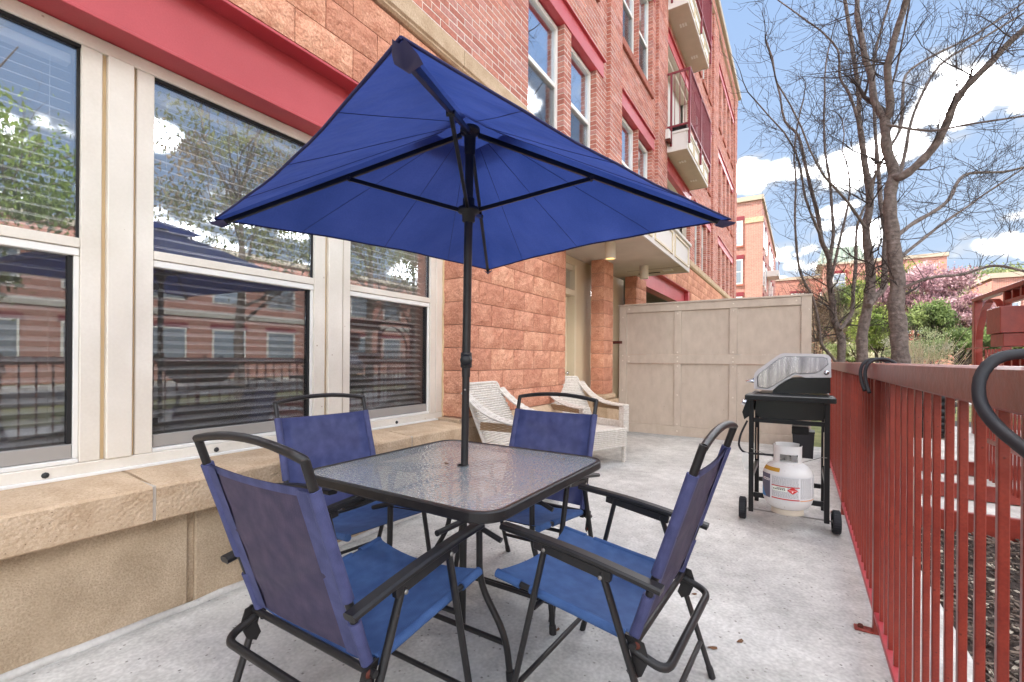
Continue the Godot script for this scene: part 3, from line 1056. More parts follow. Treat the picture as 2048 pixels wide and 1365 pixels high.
func balcony(t: Node3D, x0: float, x1: float, z0: float, z1: float, y: float, h: float, rail: float, low: bool) -> void:
	var b := node(t, "balcony")
	bpart(b, "soffit", Vector3(x0 - (0.35 if low else 0.0), y, z1 + 0.02), Vector3(x1 - 0.02, y + 0.06, z0 - 0.02), M.soffit)
	bpart(b, "deck", Vector3(x0 - 0.2, y + 0.062, z1 + 0.04), Vector3(x1 - 0.04, y + h - 0.02, z0 - 0.04), M.balcony_white)
	# fascia boards with raised frames
	bpart(b, "fascia", Vector3(x1 - 0.02, y - 0.012, z1), Vector3(x1, y + h, z0), M.balcony_white)
	for zz in [z0, z1]:
		bpart(b, "fascia", Vector3(x0, y - 0.012, zz - 0.01), Vector3(x1 - 0.021, y + h, zz + 0.01), M.balcony_white)
	var n := 3 if low else 4
	for k in n:
		var a := lerpf(z0 - 0.06, z1 + 0.06, (k + 0.06) / n)
		var e := lerpf(z0 - 0.06, z1 + 0.06, (k + 0.94) / n)
		var f := MB.new()
		f.span(Vector3(x1, y + 0.05, a), Vector3(x1 + 0.016, y + 0.075, e))
		f.span(Vector3(x1, y + h - 0.06, a), Vector3(x1 + 0.016, y + h - 0.035, e))
		f.span(Vector3(x1, y + 0.076, a), Vector3(x1 + 0.015, y + h - 0.061, a - 0.025))
		f.span(Vector3(x1, y + 0.076, e + 0.025), Vector3(x1 + 0.015, y + h - 0.061, e))
		part(b, "fascia_frame", f, M.trim_paint)
	bpart(b, "edge_cap", Vector3(x0, y + h + 0.001, z1 - 0.03), Vector3(x1 + 0.03, y + h + 0.05, z0 + 0.03), M.balcony_white, 0.006)
	if not low:
		for k in 2:
			var v := MB.new()
			for q in 3:
				v.box(Vector3(x0 + 0.18 + q * 0.055, y - 0.004, lerpf(z0, z1, 0.25 + 0.5 * k)), Vector3(0.038, 0.008, 0.12))
			part(b, "soffit_vent", v, M.vinyl)
		bpart(b, "planter_box", Vector3(x0 + 0.05, y + h + 0.052, z0 - 0.22), Vector3(x1 - 0.03, y + h + 0.19, z0 - 0.05), M.black_plastic, 0.01)
	else:
		bpart(b, "soffit_joint", Vector3(x0, y - 0.003, -7.66), Vector3(x1 - 0.03, y - 0.0005, -7.655), M.rust_bolt)
		bpart(b, "soffit_vent", Vector3(-1.95, y - 0.012, -7.92), Vector3(-1.80, y - 0.001, -7.77), M.balcony_white)
		bpart(b, "soffit_slot", Vector3(-2.40, y - 0.012, -7.98), Vector3(-2.03, y - 0.001, -7.95), M.print_dark)
	if low: return
	# railing: posts hang down over the fascia
	var top := y + h + rail
	var posts := [z0, lerpf(z0, z1, 0.5), z1]
	for pz in posts:
		bpart(b, "post", Vector3(x1 + 0.017, y + 0.1, pz - 0.025), Vector3(x1 + 0.06, top, pz + 0.025), M.balcony_paint)
	for pz in [z0 + 0.012, z1 - 0.012]:
		bpart(b, "post", Vector3(x0 + 0.12, y + 0.1, pz - 0.02), Vector3(x0 + 0.16, top, pz + 0.02), M.balcony_paint)
	for yy in [top, y + h + 0.14]:
		bpart(b, "rail", Vector3(x1 + 0.015, yy, z1 - 0.03), Vector3(x1 + 0.062, yy + 0.04, z0 + 0.03), M.balcony_paint)
		for pz in [z0 + 0.012, z1 - 0.012]:
			bpart(b, "rail", Vector3(x0, yy, pz - 0.016), Vector3(x1 + 0.014, yy + 0.036, pz + 0.016), M.balcony_paint)
	var k := 0
	var zz := z0 - 0.1
	while zz > z1 + 0.05:
		bpart(b, "baluster", Vector3(x1 + 0.03, y + h + 0.181, zz - 0.008), Vector3(x1 + 0.046, top - 0.001, zz + 0.008), M.balcony_paint)
		zz -= 0.115
	for q in 3:
		for pz in [z0 + 0.012, z1 - 0.012]:
			var xx := lerpf(x0 + 0.16, x1, (q + 0.5) / 3.0)
			bpart(b, "baluster", Vector3(xx - 0.007, y + h + 0.181, pz - 0.007), Vector3(xx + 0.007, top - 0.001, pz + 0.007), M.balcony_paint)

# three big windows in cream frames, each with a fixed pane over a sliding sash
func window_group(t: Node3D) -> void:
	var g := node(t, "window_surround")
	bpart(g, "head", Vector3(-2.80, 2.585, -3.178), Vector3(-2.742, 2.648, 3.2), M.frame, 0.004)
	bpart(g, "bottom_board", Vector3(-2.80, 0.642, -3.178), Vector3(-2.735, 0.70, 3.2), M.frame, 0.004)
	bpart(g, "sill_strip", Vector3(-2.734, 0.640, -3.178), Vector3(-2.70, 0.652, 3.2), M.vinyl, 0.002)
	bpart(g, "end_jamb", Vector3(-2.80, 0.701, -3.175), Vector3(-2.74, 2.584, -3.09), M.frame, 0.004)
	var ck := MB.new()
	var pts := []
	rng.seed = 8
	for k in 40:
		pts.append(Vector3(-2.735 + rng.randf_range(-0.002, 0.004), 0.66 + k * 0.049, -3.178 + rng.randf_range(-0.002, 0.003)))
	ck.tube(pts, 0.011, 6)
	part(g, "caulk_bead", ck, M.caulk)
	for m in [[-0.801, -0.899], [-1.985, -2.097], [0.39, 0.28]]:
		bpart(g, "mullion", Vector3(-2.80, 0.701, m[1]), Vector3(-2.728, 2.584, m[0]), M.frame, 0.004)
		bpart(g, "mullion_gap", Vector3(-2.80, 0.701, m[0] + 0.0005), Vector3(-2.76, 2.584, m[0] + 0.016), M.caulk)
		bpart(g, "mullion_gap", Vector3(-2.80, 0.701, m[1] - 0.014), Vector3(-2.76, 2.584, m[1] - 0.0005), M.caulk)
	for k in 3:
		var sc := MB.new()
		sc.lathe([Vector2(0, 0.012), Vector2(0.011, 0.008), Vector2(0.014, 0)], 8)
		part(g, "weep_cap", sc, M.print_dark, Vector3(-2.736, 0.668, [-0.60, -1.28, -2.62][k]), Basis(Vector3(0, 0, 1), -PI / 2))
	var spans := [[0.265, -0.784], [-0.914, -1.968], [-2.112, -3.088]]
	var glass := [[0.19, -0.711], [-0.986, -1.886], [-2.173, -3.018]]
	for k in 3:
		var w := node(t, "window")
		var a: float = spans[k][0]
		var b: float = spans[k][1]
		var ga: float = glass[k][0]
		var gb: float = glass[k][1]
		bpart(w, "jamb", Vector3(-2.80, 0.701, ga), Vector3(-2.744, 2.584, a), M.frame, 0.003)
		bpart(w, "jamb", Vector3(-2.80, 0.701, b), Vector3(-2.744, 2.584, gb), M.frame, 0.003)
		bpart(w, "head_stop", Vector3(-2.80, 2.572, gb + 0.001), Vector3(-2.752, 2.584, ga - 0.001), M.gasket)
		bpart(w, "meeting_rail", Vector3(-2.80, 1.668, gb + 0.001), Vector3(-2.746, 1.712, ga - 0.001), M.frame, 0.003)
		bpart(w, "sash_rail", Vector3(-2.80, 1.632, gb + 0.001), Vector3(-2.752, 1.666, ga - 0.001), M.vinyl, 0.003)
		bpart(w, "bottom_rail", Vector3(-2.80, 0.722, gb + 0.02), Vector3(-2.764, 0.785, ga - 0.008), M.sash_metal, 0.003)
		bpart(w, "bottom_rail", Vector3(-2.80, 0.701, gb + 0.001), Vector3(-2.748, 0.720, ga - 0.001), M.vinyl, 0.003)
		bpart(w, "side_rail", Vector3(-2.80, 0.722, gb + 0.0005), Vector3(-2.758, 1.631, gb + 0.019), M.vinyl, 0.002)
		bpart(w, "side_gasket", Vector3(-2.80, 0.787, gb + 0.020), Vector3(-2.768, 1.631, gb + 0.036), M.gasket)
		bpart(w, "side_gasket", Vector3(-2.80, 1.713, gb + 0.0005), Vector3(-2.765, 2.571, gb + 0.010), M.gasket)
		var up := bpart(w, "upper_pane", Vector3(-2.778, 1.713, gb + 0.011), Vector3(-2.772, 2.571, ga - 0.001), M.coated_glass)
		bpart(w, "upper_inner_pane", Vector3(-2.794, 1.713, gb + 0.011), Vector3(-2.790, 2.571, ga - 0.001), M.clear_glass)
		bpart(w, "lower_pane", Vector3(-2.789, 0.787, gb + 0.037), Vector3(-2.783, 1.631, ga - 0.001), M.lower_glass)
		bpart(w, "insect_screen", Vector3(-2.7745, 0.787, gb + 0.037), Vector3(-2.7735, 1.631, ga - 0.001), M.insect_screen)
		for yy in [0.84, 1.52]:
			if k == 1: bpart(w, "screen_clip", Vector3(-2.7735, yy, ga - 0.03), Vector3(-2.765, yy + 0.03, ga - 0.004), M.gasket)
		# venetian blind inside
		var bl := thing(["window_blind", "window_blind_001", "window_blind_002"][k], ["grey venetian blind in the window farthest from the rough block wall", "grey venetian blind in the middle window above the stone sill", "grey venetian blind in the window beside the rough block wall"][k], "blind", Vector3(-2.86, 2.56, (ga + gb) * 0.5), 0.0, "venetian blinds in the ground floor windows")
		var len := ga - gb - 0.03
		bpart(bl, "head_rail", Vector3(-0.03, -0.04, -len * 0.5), Vector3(0.03, 0.0, len * 0.5), M.vinyl, 0.003)
		var y := -0.075
		rng.seed = 40 + k
		while y > -1.80:
			part(bl, "slat", box_mesh(Vector3(0.05, 0.0028, len)), M.slat, Vector3(0, y, 0), Basis(Vector3(0, 0, 1), -0.42 + rng.randf_range(-0.05, 0.05)) * Basis(Vector3(1, 0, 0), rng.randf_range(-0.002, 0.002)))
			y -= 0.0455
		bpart(bl, "bottom_rail", Vector3(-0.025, y - 0.01, -len * 0.5), Vector3(0.025, y + 0.012, len * 0.5), M.slat, 0.003)
		for q in [-0.42, 0.0, 0.42]:
			var cd := MB.new()
			cd.tube([Vector3(0.029, -0.04, q * len), Vector3(0.029, y, q * len)], 0.0012, 4)
			part(bl, "cord", cd, M.slat_cord)

# ------------------------------------------------------------------ railing along the patio
func railing() -> void:
	var t := thing("metal_railing", "dark red steel railing with thin square bars along the concrete patio edge", "railing", Vector3(0.295, 0, 0))
	bpart(t, "top_rail", Vector3(-0.022, 1.102, -7.1), Vector3(0.048, 1.174, 2.2), M.rail_paint, 0.005)
	bpart(t, "bottom_rail", Vector3(-0.018, 0.075, -7.1), Vector3(0.026, 0.098, 2.2), M.red_paint, 0.003)
	rng.seed = 2
	var posts := [1.12, -0.71, -2.535, -4.36, -6.19]
	var m := box_mesh(Vector3(0.0152, 1.004, 0.0152), 0.0018)
	var z := 2.1
	while z > -7.05:
		var near := false
		for p in posts:
			if absf(z - p) < 0.05: near = true
		if not near:
			part(t, "bar", m, M.rail_paint, Vector3(rng.randf_range(-0.001, 0.001), 0.600, z), Basis(Vector3.UP, rng.randf_range(-0.06, 0.06)))
		z -= 0.1108
	for p in posts:
		bpart(t, "post", Vector3(-0.020, 0.0, p - 0.019), Vector3(0.018, 1.101, p + 0.019), M.rail_paint, 0.002)
		var f := node(t, "foot")
		bpart(f, "plate", Vector3(-0.085, 0.0, p - 0.022), Vector3(-0.017, 0.010, p + 0.022), M.rail_paint, 0.003)
		var b := MB.new()
		b.lathe([Vector2(0, 0.014), Vector2(0.008, 0.013), Vector2(0.011, 0.006), Vector2(0.011, 0)], 8)
		part(f, "bolt", b, M.rust_bolt, Vector3(-0.062, 0.010, p))

# black hooks over the rail, and the ribbed planter they hold
func planter() -> void:
	for h in [[-2.80, "thin black hook bent over the red rail, farther one of a pair"], [-2.62, "thin black hook bent over the red rail, nearer one of a pair"], [-1.02, "thick black hook looping over the red rail by itself"]]:
		var m := MB.new()
		var z: float = h[0]
		var big := z > -1.5
		var pts := []
		if big:
			pts = [Vector3(0.36, 1.02, z - 0.02), Vector3(0.37, 1.16, z), Vector3(0.31, 1.197, z + 0.01), Vector3(0.255, 1.19, z + 0.03), Vector3(0.232, 1.16, z + 0.045), Vector3(0.226, 1.12, z + 0.07), Vector3(0.232, 1.09, z + 0.12), Vector3(0.246, 1.06, z + 0.22), Vector3(0.26, 1.04, z + 0.34)]
		else:
			pts = [Vector3(0.37, 1.04, z), Vector3(0.362, 1.172, z), Vector3(0.33, 1.193, z), Vector3(0.285, 1.192, z), Vector3(0.258, 1.172, z + 0.01), Vector3(0.247, 1.13, z + 0.02), Vector3(0.25, 1.085, z + 0.05), Vector3(0.258, 1.045, z + 0.09)]
		m.tube(bend(pts, 0.03, 3), 0.0085 if big else 0.0075, 8)
		var o := part(self, ["planter_hook", "planter_hook_001", "planter_hook_002"][[-2.80, -2.62, -1.02].find(z)], m, M.rubber)
		tag(o, h[1], "hook", "black hooks over the red rail")
	var t := thing("hanging_planter", "black ribbed trough planter hanging behind the red railing bars", "planter", Vector3(0.405, 0.875, -2.62))
	for k in 9:
		var m := MB.new()
		var w := 0.11 + 0.0 * k
		var y := 0.02 + k * 0.026
		var hw := lerpf(0.22, 0.40, pow(k / 8.0, 0.6))
		m.tube(bend([Vector3(-0.065, y, hw), Vector3(-0.065, y, -hw), Vector3(0.075, y, -hw), Vector3(0.075, y, hw), Vector3(-0.065, y, hw)], 0.05, 4), 0.0145, 6)
		part(t, "rib", m, M.black_plastic)
	bpart(t, "liner", Vector3(-0.055, 0.02, -0.24), Vector3(0.065, 0.22, 0.24), M.mulch_soil)

# ------------------------------------------------------------------ screen across the end of the patio
func screen() -> void:
	var Z := -7.13
	var t := thing("privacy_screen", "tall taupe panelled screen with battens and bolts closing the patio end", "screen", Vector3(0, 0, Z))
	var x0 := -2.455
	var x1 := 0.126
	var xs := [x0, -1.555, -0.80, x1]
	bpart(t, "post", Vector3(x0, 0.03, -0.06), Vector3(x0 + 0.115, 2.035, 0.0), M.panel, 0.004)
	bpart(t, "post", Vector3(x1 - 0.115, 0.03, -0.06), Vector3(x1, 2.05, 0.0), M.panel, 0.004)
	bpart(t, "top_cap", Vector3(x0 - 0.01, 2.036, -0.08), Vector3(x1 + 0.012, 2.062, 0.012), M.panel, 0.004)
	var ys := [[1.925, 2.034], [1.13, 1.265], [0.05, 0.19]]
	for y in ys:
		bpart(t, "rail", Vector3(x0 + 0.117, y[0], -0.055), Vector3(x1 - 0.117, y[1], -0.002), M.panel, 0.004)
	for x in [xs[1], xs[2]]:
		bpart(t, "batten", Vector3(x - 0.05, 1.267, -0.05), Vector3(x + 0.05, 1.923, -0.004), M.panel, 0.004)
		bpart(t, "batten", Vector3(x - 0.05, 0.192, -0.05), Vector3(x + 0.05, 1.128, -0.004), M.panel, 0.004)
	var e := [x0 + 0.117, xs[1] - 0.052, xs[1] + 0.052, xs[2] - 0.052, xs[2] + 0.052, x1 - 0.117]
	for k in 3:
		for y in [[1.267, 1.923], [0.192, 1.128]]:
			bpart(t, "panel", Vector3(e[k * 2], y[0], -0.045), Vector3(e[k * 2 + 1], y[1], -0.028), M.panel)
	var b := MB.new()
	b.lathe([Vector2(0, 0.007), Vector2(0.007, 0.006), Vector2(0.012, 0.002), Vector2(0.012, 0)], 8)
	var bm := b.mesh()
	var spots := []
	for x in [xs[1], xs[2]]:
		for y in [1.985, 1.885, 1.30, 1.225, 1.165, 1.095, 0.66, 0.225, 0.12]:
			spots.append(Vector2(x, y))
	for x in [x0 + 0.16, x1 - 0.17]:
		for y in [1.985, 1.235, 1.16, 0.12]: spots.append(Vector2(x, y))
	for x in [x0 + 0.06, x1 - 0.03]:
		for y in [1.86, 1.25, 1.17, 0.7]: spots.append(Vector2(x, y))
	for s in spots:
		part(t, "bolt", bm, M.bolt_paint, Vector3(s.x, s.y, -0.003), Basis(Vector3.RIGHT, PI / 2))
	bpart(t, "latch", Vector3(x0 - 0.12, 1.44, -0.012), Vector3(x0 + 0.05, 1.485, 0.012), M.rust_bolt)
	bpart(t, "rear_wall", Vector3(x1 - 0.06, 0.03, -1.3), Vector3(x1, 2.02, -0.062), M.panel)
	# dark planter and a red post seen past its end
	var bx := thing("storage_bin", "dark plastic storage bin standing past the end of the taupe screen", "bin", Vector3(0.02, 0, -6.75))
	var m := MB.new()
	m.prism(PackedVector2Array([Vector2(-0.10, 0.0), Vector2(0.10, 0.0), Vector2(0.115, 0.3), Vector2(-0.115, 0.3)]), 0.24, Transform3D(Basis.IDENTITY, Vector3(0.02, 0, 0)))
	part(bx, "tub", m, M.rubber)
	bpart(bx, "lid", Vector3(-0.10, 0.301, -0.125), Vector3(0.14, 0.325, 0.125), M.black_plastic, 0.006)

# ------------------------------------------------------------------ chairs
func make_chair() -> Node3D:
	var t := Node3D.new()
	t.name = "folding_chair"
	var by := func(y: float) -> float: return -0.25 - (y - 0.37) * 0.325   # back line: z at height y
	var bx := 0.252
	var m := MB.new()
	var up := [Vector3(-bx, 0.345, by.call(0.345)), Vector3(-bx, 0.945, by.call(0.945))]
	var arch := [Vector3(-bx, 0.945, by.call(0.945))]
	for k in 9:
		var a := lerpf(-bx, bx, k / 8.0)
		arch.append(Vector3(a, 0.948 + 0.026 * (1.0 - pow(absf(a) / bx, 2.0)), by.call(0.955)))
	m.tube(up, 0.0118, 8)
	m.tube([Vector3(bx, 0.345, by.call(0.345)), Vector3(bx, 0.955, by.call(0.955))], 0.0118, 8)
	m.tube(arch, 0.0118, 8)
	part(t, "back_frame", m, M.dark_metal)
	m = MB.new()
	for s in [-1, 1]:
		m.tube([Vector3(s * bx, 0.372, -0.262), Vector3(s * bx, 0.432, 0.235)], 0.0105, 8)
	m.tube([Vector3(-bx - 0.03, 0.376, 0.07), Vector3(bx + 0.03, 0.376, 0.07)], 0.009, 8)
	m.tube([Vector3(-bx - 0.04, 0.372, -0.262), Vector3(bx + 0.04, 0.372, -0.262)], 0.0105, 8)
	part(t, "seat_frame", m, M.dark_metal)
	for s in [-1, 1]:
		m = MB.new()
		var g := []
		for k in 9:
			var q := k / 8.0
			g.append(Vector3(s * 0.292, lerpf(0.556, 0.622, q) + 0.010 * sin(q * PI), lerpf(-0.345, 0.185, q)))
		m.sweep(g, [Vector2(-0.016, -0.010), Vector2(0.016, -0.010), Vector2(0.0215, -0.005), Vector2(0.0215, 0.004), Vector2(0.015, 0.0095), Vector2(-0.015, 0.0095), Vector2(-0.0215, 0.004), Vector2(-0.0215, -0.005)], Vector3.RIGHT)
		var ar := part(t, "armrest", m, M.dark_metal)
		m = MB.new()
		m.bar(Vector3(s * 0.292, 0.553, -0.20), Vector3(s * 0.292, 0.592, 0.06), 0.02, 0.03, 0.002)
		part(ar, "channel", m, M.dark_metal)
		for q in [[0.592, 0.02, 0.595], [0.556, -0.17, 0.56]]:
			var rv := MB.new()
			rv.lathe([Vector2(0, 0.005), Vector2(0.006, 0.003), Vector2(0.007, 0)], 8)
			part(ar, "rivet", rv, M.rivet, Vector3(s * 0.3065, q[2] - 0.012, q[1]), Basis(Vector3(0, 0, 1), -s * PI / 2))
		m = MB.new()
		m.tube([Vector3(s * 0.292, 0.598, 0.02), Vector3(s * 0.285, 0.0, 0.165)], 0.0135, 8, true, 0.72)
		var lg := part(t, "leg", m, M.dark_metal)
		m = MB.new()
		m.tube([Vector3(s * 0.2855, 0.035, 0.157), Vector3(s * 0.285, -0.001, 0.1655)], 0.0155, 8, true, 0.8)
		part(lg, "foot_cap", m, M.black_plastic)
		m = MB.new()
		m.tube([Vector3(s * 0.292, 0.562, -0.17), Vector3(s * 0.285, 0.0, -0.365)], 0.0135, 8, true, 0.72)
		lg = part(t, "leg", m, M.dark_metal)
		m = MB.new()
		m.tube([Vector3(s * 0.2855, 0.035, -0.353), Vector3(s * 0.285, -0.001, -0.3655)], 0.0155, 8, true, 0.8)
		part(lg, "foot_cap", m, M.black_plastic)
		# hinge plate at the rear corner
		m = MB.new()
		var poly := PackedVector2Array([Vector2(-0.235, 0.395), Vector2(-0.29, 0.385), Vector2(-0.305, 0.34), Vector2(-0.285, 0.29), Vector2(-0.255, 0.27), Vector2(-0.24, 0.29), Vector2(-0.255, 0.335)])
		m.prism(poly, 0.004, Transform3D(Basis(Vector3(0, 0, 1), Vector3(0, 1, 0), Vector3(-1, 0, 0)), Vector3(s * 0.274, 0, 0)))
		var hp := part(t, "hinge_plate", m, M.dark_metal)
		for q in [Vector2(-0.27, 0.372), Vector2(-0.262, 0.285)]:
			var rv := MB.new()
			rv.lathe([Vector2(0, 0.006), Vector2(0.009, 0.004), Vector2(0.011, 0)], 8)
			part(hp, "rivet", rv, M.rust_bolt, Vector3(s * 0.2765, q.y, q.x), Basis(Vector3(0, 0, 1), -s * PI / 2))
	m = MB.new()
	m.tube([Vector3(-0.283, 0.085, 0.145), Vector3(0.283, 0.085, 0.145)], 0.0095, 8)
	part(t, "stretcher", m, M.dark_metal)
	m = MB.new()
	m.tube([Vector3(-0.283, 0.12, -0.322), Vector3(0.283, 0.12, -0.322)], 0.0095, 8)
	part(t, "stretcher", m, M.dark_metal)
	m = MB.new()
	m.tube(bend([Vector3(-0.268, 0.352, -0.262), Vector3(-0.268, 0.322, -0.352), Vector3(0.268, 0.322, -0.352), Vector3(0.268, 0.352, -0.262)], 0.055, 6), 0.0125, 8)
	part(t, "rear_bar", m, M.dark_metal)
	# slings
	var g2 := []
	for r in 13:
		var y := lerpf(0.40, 0.865, r / 12.0)
		for q in 11:
			var a := lerpf(-1, 1, q / 10.0)
			var sag := -0.016 * (1.0 - a * a) * sin(PI * (0.15 + 0.8 * r / 12.0)) + 0.003 * sin(r * 1.7 + q * 0.6)
			g2.append(Vector3(a * (bx - 0.002), y + (0.006 * (a * a) if r == 12 else 0.0), by.call(y) + sag))
	m = MB.new()
	m.sheet(g2, 11)
	var back := part(t, "backrest", m, M.sling_front)
	m = MB.new()
	var g3 := []
	for e in g2: g3.append(e + Vector3(0, 0, -0.002))
	m.sheet(g3, 11)
	part(back, "rear_face", m, M.sling_back)
	for s in [-1, 1]:
		for seg in [[0.385, 0.512], [0.575, 0.872]]:
			m = MB.new()
			m.tube([Vector3(s * bx, seg[0], by.call(seg[0])), Vector3(s * bx, (seg[0] + seg[1]) * 0.5, by.call((seg[0] + seg[1]) * 0.5)), Vector3(s * bx, seg[1], by.call(seg[1]))], [0.0165, 0.0158, 0.0170], 10)
			part(back, "sleeve", m, M.sling_hem)
		m = MB.new()
		var hb := []
		for r in 9:
			var y := lerpf(0.40, 0.868, r / 8.0)
			hb.append(Vector3(s * (bx - 0.062), y, by.call(y) - 0.0105 + 0.0))
			hb.append(Vector3(s * (bx - 0.008), y, by.call(y) - 0.009))
		m.sheet(hb, 2)
		part(back, "hem", m, M.sling_hem)
	m = MB.new()
	var th := []
	for r in 2:
		for q in 11:
			var a := lerpf(-1, 1, q / 10.0)
			var y := 0.846 + r * 0.022
			th.append(Vector3(a * (bx - 0.005), y + 0.005 * a * a, by.call(y) - 0.020 * (1.0 - a * a) * 0.5 - 0.004))
	m.sheet(th, 11)
	part(back, "hem", m, M.sling_hem)
	g2 = []
	for r in 11:
		var q0 := r / 10.0
		for q in 11:
			var a := lerpf(-1, 1, q / 10.0)
			var z := lerpf(-0.25, 0.236 - 0.030 * (1.0 - a * a), q0)
			g2.append(Vector3(a * (bx - 0.002), lerpf(0.376, 0.434, q0) + 0.008 - 0.034 * (1.0 - a * a) * sin(PI * (0.2 + 0.65 * q0)), z))
	m = MB.new()
	m.sheet(g2, 11, true)
	var seat := part(t, "seat", m, M.sling_seat)
	for s in [-1, 1]:
		for seg in [[0.06, 0.72], [0.80, 1.0]]:
			m = MB.new()
			var a := Vector3(s * bx, 0.373, -0.258).lerp(Vector3(s * bx, 0.433, 0.238), seg[0])
			var b := Vector3(s * bx, 0.373, -0.258).lerp(Vector3(s * bx, 0.433, 0.238), seg[1])
			m.tube([a, a.lerp(b, 0.5), b], [0.0155, 0.0148, 0.0155], 10)
			part(seat, "sleeve", m, M.sling_seat_hem)
	return t

func chairs() -> void:
	M["sling_front"] = M.sling_back.duplicate()
	M.sling_front.albedo_texture = tone_tex(512, srgb(52, 60, 108), srgb(84, 92, 142), [[0.01, 166, 4, 1.0], [0.3, 169, 2, 0.5]])
	M.sling_front.albedo_color.a = 0.84
	M["sling_seat_hem"] = M.sling_seat.duplicate()
	M.sling_seat_hem.transparency = BaseMaterial3D.TRANSPARENCY_DISABLED
	var proto := make_chair()
	var spots := [
		[Vector3(-1.205, 0, -1.07), PI, "folding_chair", "blue sling folding chair with its faded purple back, opposite the seat by the wicker chairs"],
		[Vector3(-0.645, 0, -1.575), -PI / 2 - 0.04, "folding_chair_001", "blue sling folding chair on the railing side of the glass table"],
		[Vector3(-1.79, 0, -1.53), PI / 2 - 0.12, "folding_chair_002", "blue sling folding chair between the glass table and the windows"],
		[Vector3(-1.225, 0, -2.01), 0.0, "folding_chair_003", "blue sling folding chair at the table side facing away from wicker chairs"]]
	for k in 4:
		var o: Node3D = proto if k == 3 else proto.duplicate()
		o.name = spots[k][2]
		add_child(o)
		o.position = spots[k][0]
		o.rotation.y = spots[k][1]
		tag(o, spots[k][3], "chair", "folding chairs around the glass table")

